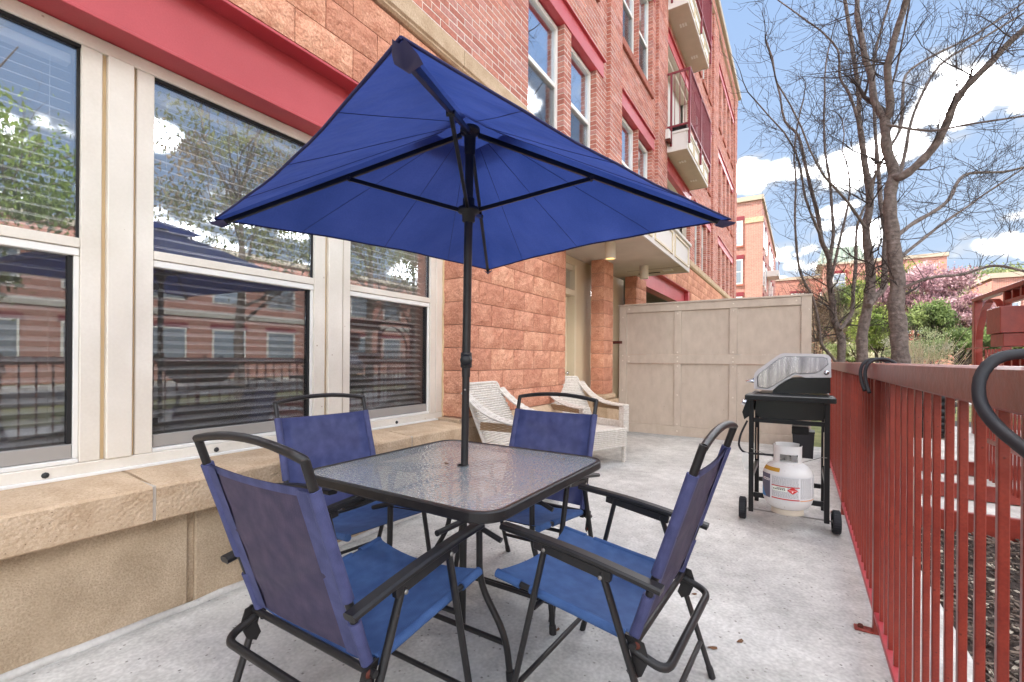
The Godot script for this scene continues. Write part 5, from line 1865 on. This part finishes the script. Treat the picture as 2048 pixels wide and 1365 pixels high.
# ------------------------------------------------------------------ lamps under the balcony
func lamps() -> void:
	for k in 2:
		var p: Vector3 = [Vector3(-2.085, 2.69, -5.69), Vector3(-2.12, 2.69, -7.33)][k]
		var t := thing(["ceiling_lamp", "ceiling_lamp_001"][k], ["lit white cylinder lamp under the balcony by the entrance door", "unlit white cylinder lamp under the balcony above the taupe screen"][k], "lamp", p, 0.0, "cylinder lamps under the balcony")
		var m := MB.new()
		m.lathe([Vector2(0.0, -0.001), Vector2(0.068, -0.001), Vector2(0.068, -0.205), Vector2(0.062, -0.205), Vector2(0.060, -0.19)], 22)
		part(t, "housing", m, M.lamp_white)
		m = MB.new()
		m.lathe([Vector2(0.0, -0.19), Vector2(0.06, -0.19)], 18)
		part(t, "lamp_face", m, M.lamp_glow if k == 0 else M.lamp_white)
		if k == 0:
			var l := SpotLight3D.new()
			l.name = "lamp_light"
			l.light_color = srgb(255, 214, 150)
			l.light_energy = 0.25
			l.light_size = 0.05
			l.spot_angle = 60.0
			l.spot_range = 12.0
			l.spot_attenuation = 2.0
			l.shadow_enabled = true
			t.add_child(l)
			l.position = Vector3(0, -0.215, 0)
			l.rotation.x = -PI / 2

# ------------------------------------------------------------------ gate trellis with its box, beyond the railing
func gate() -> void:
	var X := 1.75
	var t := thing("gate_frame", "dark red steel gate frame with a grid top and an arched flat bar", "gate", Vector3(X, 0.345, -7.45))
	var L := 2.4
	bpart(t, "post", Vector3(-0.03, 0, -0.03), Vector3(0.04, 1.543, 0.05), M.rail_paint, 0.004)
	bpart(t, "post", Vector3(-0.03, 0, L), Vector3(0.04, 1.543, L + 0.07), M.rail_paint, 0.004)
	bpart(t, "top_bar", Vector3(-0.035, 1.545, -0.035), Vector3(0.045, 1.592, L + 0.075), M.rail_paint, 0.004)
	bpart(t, "grid_post", Vector3(-0.02, 0, 0.90), Vector3(0.035, 1.543, 0.945), M.rail_paint, 0.003)
	for y in [[1.425, 1.460], [0.915, 0.945], [0.70, 0.735]]:
		bpart(t, "grid_bar", Vector3(-0.018, y[0], 0.947), Vector3(0.033, y[1], L - 0.001), M.rail_paint, 0.003)
	var z := 1.12
	while z < L - 0.1:
		bpart(t, "upright", Vector3(-0.015, 1.461, z - 0.018), Vector3(0.03, 1.543, z + 0.018), M.rail_paint)
		bpart(t, "upright", Vector3(-0.015, 0.736, z - 0.018), Vector3(0.03, 0.914, z + 0.018), M.rail_paint)
		z += 0.205
	for y in [[1.462, 1.542], [0.737, 0.913]]:
		bpart(t, "back_plate", Vector3(0.038, y[0], 0.95), Vector3(0.044, y[1], L - 0.002), M.rail_paint)
	var m := MB.new()
	var pts := []
	for p in [[-7.272, 0.0], [-7.272, 1.0], [-7.27, 1.10], [-7.235, 1.21], [-7.16, 1.32], [-7.06, 1.42], [-6.95, 1.485], [-6.85, 1.508], [-6.74, 1.495], [-6.64, 1.45], [-6.56, 1.37], [-6.50, 1.25], [-6.47, 1.10], [-6.465, 0.9]]:
		pts.append(Vector3(-0.02, p[1], p[0] + 7.45))
	m.sweep(pts, [Vector2(-0.03, -0.006), Vector2(0.03, -0.006), Vector2(0.03, 0.006), Vector2(-0.03, 0.006)], Vector3.RIGHT)
	part(t, "arch_bar", m, M.rail_paint)
	for k in 6:
		bpart(t, "bar", Vector3(0.0, 0.0, 0.29 + k * 0.1), Vector3(0.018, 0.98, 0.308 + k * 0.1), M.rail_paint)
	bpart(t, "cross_rod", Vector3(-0.12, 0.985, 0.15), Vector3(-0.107, 0.998, 0.86), M.rail_paint)
	var b := thing("lantern_box", "boxy dark red metal housing with a stepped lower part on the gate", "box", Vector3(1.42, 1.32, -5.76))
	m = MB.new()
	m.cbox(Vector3(0.15, 0.222, 0.16), Vector3(0.30, 0.222, 0.335), 0.004)
	part(b, "upper_box", m, M.rail_paint)
	m = MB.new()
	m.cbox(Vector3(0.155, 0.0545, 0.16), Vector3(0.265, 0.109, 0.30), 0.004)
	part(b, "lower_box", m, M.rail_paint)
	m = MB.new()
	m.bar(Vector3(0.28, 0.12, 0.16), Vector3(0.345, 0.12, 0.16), 0.06, 0.08, 0.003)
	part(b, "bracket", m, M.rail_paint)
	# farther low railing seen through the bars
	var f := thing("step_railing", "dark red railing with thin uprights standing at the concrete steps", "railing", Vector3(1.30, 0.23, -4.95))
	for q in 12:
		bpart(f, "bar", Vector3(-0.007, 0.0, -0.36 + q * 0.07), Vector3(0.007, 0.80, -0.346 + q * 0.07), M.rail_paint)
	for y in [0.30, 0.60, 0.801]:
		bpart(f, "rail", Vector3(-0.012, y, -0.40), Vector3(0.012, y + 0.035, 0.44), M.rail_paint)

# ------------------------------------------------------------------ trees
func grow(m: MB, p: Vector3, d: Vector3, length: float, r: float, depth: int) -> void:
	var pts := [p]
	var rad := [r]
	var n := 5
	var dir := d
	for k in n:
		dir = (dir + Vector3(rng.randfn(0, 0.22), rng.randfn(0.05, 0.18), rng.randfn(0, 0.22))).normalized()
		pts.append(pts[-1] + dir * length / n)
		rad.append(maxf(r * (1.0 - 0.75 * (k + 1) / n), 0.0022))
	m.tube(pts, rad, 3 if r < 0.006 else 5, false)
	if depth <= 0:
		return
	var kids := rng.randi_range(2, 5)
	for k in kids:
		var at := rng.randi_range(1, n - 1)
		var side := Vector3(rng.randfn(), rng.randfn() + 0.25, rng.randfn()).normalized()
		var base: Vector3 = (pts[at + 1] - pts[at]).normalized()
		grow(m, pts[at], (base * 0.75 + side * 0.75).normalized(), length * rng.randf_range(0.42, 0.68), maxf(rad[at] * 0.64, 0.0025), depth - 1)

func limb(m: MB, tw: MB, px: Array, w0: float, w1: float, r0: float, r1: float, twigs: int, tlen: float, extra := 0) -> void:
	var pts := []
	for k in px.size():
		pts.append(on_w(px[k][0], px[k][1], lerpf(w0, w1, k / float(px.size() - 1))))
	# smooth with Catmull-Rom
	var out := []
	var rad := []
	for k in pts.size() - 1:
		var a: Vector3 = pts[maxi(k - 1, 0)]
		var b: Vector3 = pts[k]
		var c: Vector3 = pts[k + 1]
		var d: Vector3 = pts[mini(k + 2, pts.size() - 1)]
		for j in 3:
			out.append(b.cubic_interpolate(c, a, d, j / 3.0))
	out.append(pts[-1])
	# carry on past the frame
	var dir: Vector3 = (out[-1] - out[-3]).normalized()
	for k in extra:
		dir = (dir + Vector3(rng.randfn(0, 0.12), 0.06, rng.randfn(0, 0.12))).normalized()
		out.append(out[-1] + dir * 0.35)
	for k in out.size():
		var q := k / float(out.size() - 1)
		rad.append(lerpf(r0, r1, q) * (1.0 + 0.07 * sin(k * 2.1) + rng.randf_range(-0.05, 0.05)))
	m.tube(out, rad, 9 if r0 > 0.05 else 6)
	grow(tw, out[-1], (out[-1] - out[-2]).normalized(), tlen, rad[-1] * 0.95, 2)
	for k in int(twigs * 1.15):
		var at := rng.randi_range(int(out.size() * 0.18), out.size() - 2)
		var side := Vector3(rng.randfn(), rng.randfn() * 0.6 + 0.35, rng.randfn()).normalized()
		var base: Vector3 = (out[at + 1] - out[at]).normalized()
		grow(tw, out[at], (base * 0.5 + side).normalized(), tlen * rng.randf_range(0.5, 1.2), maxf(rad[at] * 0.24, 0.005), 2)

func bare_tree(called: String, label: String, trunk: Array, limbs: Array, w: float, sd: int) -> void:
	rng.seed = sd
	var foot := on_w(trunk[0][0], trunk[0][1], w)
	var t := thing(called, label, "tree", Vector3.ZERO, 0.0, "bare trees in the bed beyond the railing")
	var m := MB.new()
	var tw := MB.new()
	var root := foot
	root.y = -0.06
	var base := MB.new()
	base.tube([root, root.lerp(foot, 0.12), root.lerp(foot, 0.35), foot], [trunk[-1][2] * 1.45, trunk[-1][2] * 1.2, trunk[-1][2] * 1.05, trunk[-1][2]], 10)
	limb(m, tw, trunk.slice(0, -1), w, w + trunk[-1][4], trunk[-1][2], trunk[-1][3], trunk[-1][5], 0.9, trunk[-1][6])
	part(t, "trunk", m, M.bark)
	part(t, "trunk_base", base, M.bark)
	for l in limbs:
		m = MB.new()
		var o: Array = l[-1]   # [w offset start, w offset end, r0, r1, twigs, extra]
		limb(m, tw, l.slice(0, -1), w + o[0], w + o[1], o[2], o[3], o[4], 0.85, o[5])
		part(t, "limb", m, M.bark)
	part(t, "twigs", tw, M.twig)

func trees() -> void:
	bare_tree("bare_tree", "thick bare tree with one limb sweeping out over the red gate frame",
		[[1803, 735], [1799, 690], [1797, 650], [1792, 612], [1796, 565], [1789, 515], [1786, 470], [1780, 420], [1781, 380], [1788, 345], [1774, 300], [1771, 256], [1769, 238], [0, 0, 0.098, 0.052, 0.1, 4, 0]],
		[[[1770, 240], [1749, 202], [1743, 152], [1731, 117], [1723, 73], [1715, 38], [1715, 0], [0.1, 0.5, 0.042, 0.024, 12, 6]],
		[[1771, 240], [1781, 218], [1775, 140], [1781, 111], [1793, 64], [1808, 18], [1815, -10], [0.1, -0.3, 0.048, 0.028, 12, 6]],
		[[1790, 356], [1806, 352], [1837, 328], [1869, 293], [1893, 249], [1910, 205], [1939, 167], [1975, 132], [2013, 91], [2052, 55], [0.05, -0.9, 0.054, 0.026, 16, 4]],
		[[1792, 474], [1825, 448], [1872, 421], [1899, 398], [1916, 364], [1939, 347], [2007, 344], [2050, 334], [0.05, 0.9, 0.030, 0.012, 16, 3]],
		[[1794, 520], [1838, 485], [1889, 445], [1939, 411], [1966, 391], [2050, 335], [0.05, 1.4, 0.024, 0.010, 14, 3]],
		[[1803, 578], [1838, 563], [1872, 554], [1926, 549], [1973, 534], [2007, 533], [2056, 545], [-0.02, -0.7, 0.020, 0.012, 10, 2]],
		[[1797, 360], [1812, 300], [1818, 262], [1835, 210], [1880, 130], [1960, 80], [2050, 25], [0.05, 0.7, 0.024, 0.012, 16, 2]],
		[[1775, 300], [1800, 260], [1806, 200], [1812, 150], [1860, 115], [1950, 70], [2048, 5], [0.05, 1.2, 0.022, 0.012, 14, 2]],
		[[1775, 250], [1860, 262], [1930, 250], [2050, 232], [-0.02, -0.9, 0.016, 0.009, 10, 2]]], 5.8, 101)
	bare_tree("bare_tree_001", "forked bare tree standing between a thick trunk and a slender one",
		[[1725, 735], [1724, 690], [1725, 664], [1737, 603], [1742, 556], [1737, 509], [1732, 455], [1740, 411], [1737, 367], [1730, 330], [1724, 281], [1717, 229], [1718, 188], [1705, 97], [1690, 0], [0, 0, 0.078, 0.020, 0.5, 22, 4]],
		[[[1737, 612], [1752, 592], [1767, 576], [1770, 519], [1771, 462], [1762, 411], [1757, 334], [1750, 250], [1748, 160], [0.0, 0.9, 0.050, 0.016, 16, 5]],
		[[1731, 455], [1710, 425], [1690, 398], [1656, 361], [1641, 340], [1620, 300], [0.0, -0.6, 0.022, 0.009, 14, 3]],
		[[1738, 380], [1760, 330], [1775, 300], [1770, 250], [1776, 200], [0.0, -0.5, 0.022, 0.010, 10, 3]],
		[[1722, 260], [1700, 190], [1680, 155], [1676, 100], [1640, 60], [0.1, 0.5, 0.022, 0.01, 12, 3]]], 6.8, 102)
	bare_tree("bare_tree_002", "slender multi-stemmed bare tree next to the end of the taupe screen",
		[[1681, 735], [1683, 700], [1683, 680], [1677, 661], [1667, 637], [1665, 603], [1659, 563], [1658, 516], [1643, 482], [1637, 435], [1624, 385], [1611, 331], [1597, 272], [1570, 243], [1560, 190], [0, 0, 0.070, 0.012, 0.4, 24, 3]],
		[[[1680, 660], [1696, 640], [1705, 620], [1707, 583], [1712, 516], [1713, 462], [1722, 430], [1735, 405], [0.0, 0.5, 0.038, 0.012, 14, 4]],
		[[1659, 520], [1667, 470], [1664, 418], [1660, 364], [1650, 300], [1648, 230], [0.0, 0.5, 0.03, 0.012, 16, 4]],
		[[1676, 730], [1662, 712], [1643, 688], [1638, 651], [1626, 597], [1602, 549], [1594, 502], [1590, 435], [1592, 364], [1588, 320], [-0.1, -0.5, 0.028, 0.011, 16, 3]],
		[[1658, 516], [1640, 470], [1612, 400], [1602, 340], [1590, 300], [0.0, -0.5, 0.024, 0.010, 14, 3]],
		[[1660, 570], [1680, 480], [1690, 440], [1700, 380], [1695, 330], [0.0, 0.4, 0.024, 0.010, 12, 3]]], 8.0, 103)

# leafy crown: many small leaf faces in clumps
func crown(sd: int, ctr: Vector3, size: Vector3, count: int, cols: Array, leaf := 0.09, clumps := 26) -> MultiMeshInstance3D:
	rng.seed = sd
	var key := ["leaf", leaf]
	if not meshes.has(key):
		var m := MB.new()
		var a := leaf
		m.sheet([Vector3(0, 0, -a), Vector3(a * 0.1, 0, -a), Vector3(-a * 0.45, a * 0.12, 0), Vector3(a * 0.45, a * 0.1, 0), Vector3(0, 0, a), Vector3(a * 0.08, 0, a)], 2)
		meshes[key] = m.mesh()
	var cl := []
	for k in clumps:
		var d := Vector3(rng.randfn(), rng.randfn() * 0.9, rng.randfn()).normalized() * pow(rng.randf(), 0.45)
		cl.append([ctr + d * size * 0.82, rng.randf_range(0.16, 0.42), rng.randi() % cols.size(), rng.randf_range(0.75, 1.2)])
	var mm := MultiMesh.new()
	mm.transform_format = MultiMesh.TRANSFORM_3D
	mm.use_colors = true
	mm.mesh = meshes[key]
	mm.instance_count = count
	for k in count:
		var c: Array = cl[rng.randi() % clumps]
		var p: Vector3 = c[0] + Vector3(rng.randfn(), rng.randfn() * 0.8, rng.randfn()) * c[1] * size * 0.42
		var b := Basis.from_euler(Vector3(rng.randf() * TAU, rng.randf() * TAU, rng.randf() * TAU)).scaled(Vector3.ONE * rng.randf_range(0.6, 1.5))
		mm.set_instance_transform(k, Transform3D(b, p))
		mm.set_instance_color(k, cols[c[2]] * c[3] * rng.randf_range(0.7, 1.25))
	var mi := MultiMeshInstance3D.new()
	mi.name = "crown"
	kind(mi, "stuff")
	mi.multimesh = mm
	mi.material_override = M.leaves
	return mi

func leafy(called: String, label: String, cat: String, px: float, py: float, w: float, rx: float, ry: float, count: int, cols: Array, leaf: float, sd: int, stem_mat := "twig", group := "") -> void:
	var c := on_w(px, py, w)
	var t := thing(called, label, cat, Vector3(c.x, -0.16, c.z), 0.0, group)
	var s := w / FOCAL
	var cr := crown(sd, Vector3(0, c.y + 0.16, 0), Vector3(rx * s, ry * s, rx * s), count, cols, leaf)
	t.add_child(cr)
	var m := MB.new()
	rng.seed = sd
	var r := clampf(rx * s * 0.05, 0.03, 0.14)
	for k in 4:
		var e := Vector3(rng.randfn() * rx * s * 0.4, c.y + ry * s * rng.randf_range(0.0, 0.6), rng.randfn() * rx * s * 0.4)
		m.tube([Vector3(rng.randfn() * 0.05, 0, rng.randfn() * 0.05), e * Vector3(0.3, 0.5, 0.3), e], [r, r * 0.6, r * 0.15], 6)
	part(t, "trunk", m, M[stem_mat])
	m = MB.new()
	for k in 30:
		var at := Vector3(rng.randfn() * 0.1, c.y * 0.6, rng.randfn() * 0.1)
		grow(m, at, Vector3(rng.randfn(), 0.8, rng.randfn()).normalized(), ry * s * 1.3, r * 0.3, 1)
	part(t, "branches", m, M[stem_mat])

func garden() -> void:
	var pink := [Color(0.42, 0.25, 0.29), Color(0.50, 0.34, 0.37), Color(0.30, 0.17, 0.19)]
	var green := [Color(0.13, 0.19, 0.06), Color(0.20, 0.26, 0.09), Color(0.09, 0.13, 0.05)]
	var lime := [Color(0.26, 0.34, 0.07), Color(0.34, 0.40, 0.12), Color(0.20, 0.28, 0.06)]
	var pale := [Color(0.42, 0.45, 0.26), Color(0.50, 0.48, 0.36), Color(0.30, 0.36, 0.16)]
	var brown := [Color(0.22, 0.15, 0.10), Color(0.30, 0.20, 0.14), Color(0.16, 0.11, 0.08)]
	leafy("redbud_tree", "pink flowering tree behind the thick bare trunk", "tree", 1832, 585, 30, 92, 70, 16000, pink, 0.085, 201, "twig", "pink flowering trees in the garden")
	leafy("redbud_tree_001", "pink flowering tree between the pale tree and the red gate frame", "tree", 1912, 628, 26, 58, 50, 9000, pink, 0.075, 202, "twig", "pink flowering trees in the garden")
	leafy("garden_tree", "yellow green young tree rising between the bare trunks", "tree", 1750, 600, 34, 95, 90, 16000, lime, 0.10, 203, "twig")
	leafy("garden_tree_001", "pale spring green tree spreading above the pink blossom", "tree", 1945, 590, 38, 110, 70, 18000, pale, 0.11, 204, "pale_twig")
	leafy("green_shrub", "dark green shrub under the pink blossom", "shrub", 1866, 645, 24, 52, 60, 10000, green, 0.07, 205)
	leafy("green_shrub_001", "leafy green shrub low beside the red gate frame", "shrub", 1925, 690, 22, 70, 44, 10000, green, 0.06, 206)
	leafy("green_shrub_002", "lime green shrub seen between the two nearest bare trunks", "shrub", 1758, 650, 26, 50, 60, 8000, lime, 0.065, 207)
	leafy("pale_shrub", "straw coloured bare shrub at the foot of the thick trunk", "shrub", 1832, 695, 20, 62, 44, 4500, pale, 0.035, 208, "pale_twig")
	leafy("brown_shrub", "brown leafless thicket behind the end of the taupe screen", "shrub", 1632, 620, 26, 44, 110, 5000, brown, 0.045, 209)
	leafy("pale_tree", "pale green tree behind the slender multi-stemmed trunk", "tree", 1665, 640, 36, 80, 80, 11000, pale, 0.09, 210, "pale_twig")
	leafy("hedge_shrub", "grey green low hedge bush behind the bare trunks", "shrub", 1725, 705, 30, 95, 38, 9000, pale, 0.07, 211)
	leafy("green_shrub_003", "green bush farthest past the red gate frame", "shrub", 2010, 668, 26, 70, 60, 8000, lime, 0.07, 212)
	# tall pale stalks
	rng.seed = 31
	var t := thing("pale_grass", "tuft of tall pale dry stalks below the pink blossom", "grass", on_w(1850, 735, 14.0) * Vector3(1, 0, 1))
	var m := MB.new()
	for k in 70:
		var b := Vector3(rng.randfn() * 0.3, 0, rng.randfn() * 0.3)
		var e := b + Vector3(rng.randfn() * 0.5, rng.randf_range(0.9, 2.3), rng.randfn() * 0.5)
		m.tube([b, b.lerp(e, 0.5) + Vector3(0, 0.1, 0), e], [0.008, 0.006, 0.003], 4, false)
	part(t, "stalks", m, M.pale_twig)

# ------------------------------------------------------------------ other buildings
func plain_block(called: String, label: String, a: Vector3, b: Vector3, wins: Array, roof_h := 0.35) -> Node3D:
	# wins: [face axis, coordinate, u0, u1, y0, y1]; u runs along the face
	var t := thing(called, label, "building")
	bpart(t, "wall", a, b, M.far_brick)
	bpart(t, "parapet", Vector3(a.x - 0.15, b.y + 0.002, a.z - 0.15), Vector3(b.x + 0.15, b.y + roof_h, b.z + 0.15), M.cornice)
	for w in wins:
		var n := node(t, "window")
		var p0: Vector3
		var p1: Vector3
		if w[0] == "z":
			p0 = Vector3(w[2], w[4], w[1]); p1 = Vector3(w[3], w[5], w[1] + 0.08)
			bpart(n, "frame", p0, p1, M.vinyl)
			var hm: float = (w[4] + w[5]) * 0.5
			bpart(n, "pane", Vector3(w[2] + 0.1, w[4] + 0.1, w[1] + 0.03), Vector3(w[3] - 0.1, hm - 0.03, w[1] + 0.09), M.far_window)
			bpart(n, "pane", Vector3(w[2] + 0.1, hm + 0.03, w[1] + 0.03), Vector3(w[3] - 0.1, w[5] - 0.1, w[1] + 0.09), M.far_window)
			bpart(n, "lintel", Vector3(w[2] - 0.1, w[5] + 0.01, w[1] - 0.05), Vector3(w[3] + 0.1, w[5] + 0.32, w[1] + 0.10), M.balcony_paint)
			bpart(n, "sill", Vector3(w[2] - 0.06, w[4] - 0.14, w[1] - 0.05), Vector3(w[3] + 0.06, w[4] - 0.01, w[1] + 0.12), M.brick3)
		else:
			var sg: float = w[6] if w.size() > 6 else 1.0
			bpart(n, "frame", Vector3(w[1], w[4], w[2]), Vector3(w[1] + 0.08 * sg, w[5], w[3]), M.vinyl)
			bpart(n, "pane", Vector3(w[1] + 0.03 * sg, w[4] + 0.1, minf(w[2], w[3]) + 0.1), Vector3(w[1] + 0.09 * sg, w[5] - 0.1, maxf(w[2], w[3]) - 0.1), M.far_window)
			bpart(n, "lintel", Vector3(w[1] - 0.05 * sg, w[5] + 0.01, w[2] - 0.1), Vector3(w[1] + 0.10 * sg, w[5] + 0.3, w[3] + 0.1), M.balcony_paint)
	return t

func far_buildings() -> void:
	var m := mat("far_brick", Color.WHITE, 0.9)
	# courses too far off to tell apart: colour with faint rows
	var s := 256
	var img := Image.create(s, s, false, Image.FORMAT_RGB8)
	rng.seed = 61
	for y in s:
		for x in s:
			img.set_pixel(x, y, srgb(200, 184, 172))
	for r in 32:
		var off := 16 if r % 2 else 0
		for k in 8:
			var v := rng.randf_range(0.86, 1.08)
			var c := srgb(178 * v, 108 * v, 94 * v)
			for q in 30:
				for h in 6:
					img.set_pixel((k * 32 + off + q) % s, r * 8 + h, c)
	m.albedo_texture = ImageTexture.create_from_image(img)
	triplanar(m, 0.55)
	# next block along the street, same facade line
	var wins := []
	for y in [1.2, 4.2, 7.05, 10.0]:
		wins.append(["z", -39.0, -4.75, -3.75, y, y + 1.9])
		wins.append(["z", -39.0, -8.2, -7.2, y, y + 1.9])
		for z in [-41.5, -44.5, -50.0, -53.0, -56.0]:
			wins.append(["x", -2.5, z, z + 1.3, y, y + 1.9])
	var t := plain_block("brick_building", "pink brick block farther along, its end wall with narrow white windows facing the patio", Vector3(-16, -0.16, -62), Vector3(-2.5, 13.3, -39.0), wins)
	bpart(t, "pilaster", Vector3(-3.55, -0.1, -39.0), Vector3(-2.4, 11.6, -38.86), M.far_brick)
	bpart(t, "cornice_band", Vector3(-3.6, 11.602, -39.0), Vector3(-2.35, 12.0, -38.80), M.stone)
	for b in [[-46.0, 5.6], [-47.5, 4.2], [-46.0, 8.6]]:
		var bl := node(t, "balcony")
		bpart(bl, "slab", Vector3(-2.5, b[1], b[0] - 2.4), Vector3(-1.6, b[1] + 0.5, b[0]), M.balcony_white)
		bpart(bl, "front_rail", Vector3(-1.66, b[1] + 1.4, b[0] - 2.4), Vector3(-1.6, b[1] + 1.48, b[0]), M.balcony_paint)
		for k in 5:
			bpart(bl, "baluster", Vector3(-2.4 + k * 0.19, b[1] + 0.5, b[0] - 0.04), Vector3(-2.37 + k * 0.19, b[1] + 1.4, b[0]), M.balcony_paint)
	# blocks closing the view
	var c0 := on_w(1545, 700, 62.0)
	var c1 := on_w(1680, 700, 60.0)
	var c2 := on_w(1893, 700, 50.0)
	wins = []
	for k in 5:
		for y in [1.5, 4.6, 7.7]:
			wins.append(["z", -67.0, -1.0 + k * 3.0, 0.8 + k * 3.0, y, y + 1.9])
	plain_block("brick_building_001", "distant brick block with a flat roof behind the slender bare tree", Vector3(-8, -0.16, -78), Vector3(6.5, 11.3, -67), wins)
	wins = []
	for k in 6:
		wins.append(["z", -60.0, 5.4 + k * 1.05, 6.2 + k * 1.05, 7.3, 9.0])
		wins.append(["z", -60.0, 5.4 + k * 1.05, 6.2 + k * 1.05, 4.0, 5.7])
	t = plain_block("brick_building_002", "distant brick block with red lintels behind the pink blossom", Vector3(4.7, -0.16, -74), Vector3(12.0, 11.5, -60), wins)
	t = plain_block("brick_tower", "small distant brick tower with a pale green metal roof", Vector3(2.2, -0.16, -69), Vector3(5.3, 11.9, -62), [["z", -62.0, 3.0, 4.2, 9.0, 10.9]], 0.2)
	m = null
	var r := MB.new()
	r.prism(PackedVector2Array([Vector2(-2.2, 0), Vector2(2.2, 0), Vector2(1.7, 1.7), Vector2(-1.7, 1.7)]), 7.0, Transform3D(Basis.IDENTITY, Vector3(3.75, 12.102, -65.5)))
	for k in 9:
		r.box(Vector3(2.0 + k * 0.44, 12.9, -61.96), Vector3(0.05, 1.5, 0.06))
	part(t, "metal_roof", r, M.roof_metal)
	plain_block("brown_building", "far tan house block beyond the red gate frame", Vector3(11.6, -0.16, -62), Vector3(40, 7.2, -46), [["z", -46.0, 12.2, 13.0, 4.6, 6.2], ["z", -46.0, 14.0, 15.0, 4.6, 6.2]])
	# block across the street, seen mirrored in the windows
	wins = []
	for k in 14:
		for y in [0.9, 4.5]:
			wins.append(["x", 25.0, -3.0 - k * 3.4 + 6.0, -5.0 - k * 3.4 + 6.0, y, y + 2.0, -1.0])
	for w in wins:
		var a: float = w[2]
		w[2] = minf(a, w[3]); w[3] = maxf(a, w[3])
	t = plain_block("street_building", "long brick house row across the street, mirrored in the windows", Vector3(25, -0.16, -46), Vector3(36, 7.6, 14), wins)
	bpart(t, "string_course", Vector3(24.9, 3.6, -46), Vector3(25.0, 3.95, 14), M.kerb_concrete)
	# street trees mirrored in the windows
	var green := [Color(0.20, 0.30, 0.05), Color(0.28, 0.38, 0.08), Color(0.14, 0.22, 0.04)]
	var olive := [Color(0.22, 0.24, 0.10), Color(0.28, 0.22, 0.15), Color(0.20, 0.22, 0.08)]
	for k in 4:
		var p: Vector3 = [Vector3(10.5, 0, -1.6), Vector3(10.0, 0, -8.0), Vector3(9.0, 0, -12.5), Vector3(12.0, 0, -18.0)][k]
		var st := thing(["street_tree", "street_tree_001", "street_tree_002", "street_tree_003"][k], ["bright green street tree mirrored in the window farthest from the block wall", "half bare street tree mirrored in the middle window", "olive leafed street tree mirrored beside the parasol edge", "bare crowned street tree mirrored in the window by the block wall"][k], "tree", Vector3(p.x, -0.16, p.z), 0.0, "street trees mirrored in the windows")
		var cr := crown(300 + k, Vector3(0, 5.2 if k == 0 else 6.6, 0), Vector3(3.0, 3.0, 3.0) if k == 0 else Vector3(3.6, 3.8, 3.6), [15000, 8500, 8000, 5000][k], green if k == 0 else olive, 0.062, 60)
		st.add_child(cr)
		var tm := MB.new()
		var tw := MB.new()
		rng.seed = 400 + k
		tm.tube([Vector3.ZERO, Vector3(0.05, 2.0, 0.05), Vector3(0.1, 4.0, -0.1), Vector3(0.0, 7.5, 0.1)], [0.17, 0.14, 0.11, 0.04], 9)
		for j in 9:
			grow(tw, Vector3(0.08, 2.4 + j * 0.55, 0.0), Vector3(rng.randfn(), 0.9, rng.randfn()).normalized(), 3.6, 0.055, 3)
		part(st, "trunk", tm, M.bark)
		part(st, "branches", tw, M.bark)

func litter() -> void:
	rng.seed = 71
	var k := 0
	for p in [[1403, 1222], [1388, 1190], [1425, 1298], [1480, 1285], [1437, 1040], [1115, 1262]]:
		var at := on_y(p[0], p[1], 0.0)
		var o := part(self, "fallen_leaf" + ("_%03d" % k if k else ""), leaf_mesh(rng.randf_range(0.010, 0.02)), M.dead_leaf, at + Vector3(0, 0.0015, 0), Basis(Vector3.UP, rng.randf() * TAU))
		tag(o, "small dry brown leaf scrap lying on the bare concrete", "leaf", "leaf scraps on the concrete")
		k += 1

func _ready() -> void:
	view()
	materials()
	setting()
	steps()
	building()
	lay_bricks()
	railing()
	screen()
	far_buildings()
	trees()
	garden()
	gate()
	table()
	parasol()
	chairs()
	wickers()
	grill()
	planter()
	lamps()
	litter()
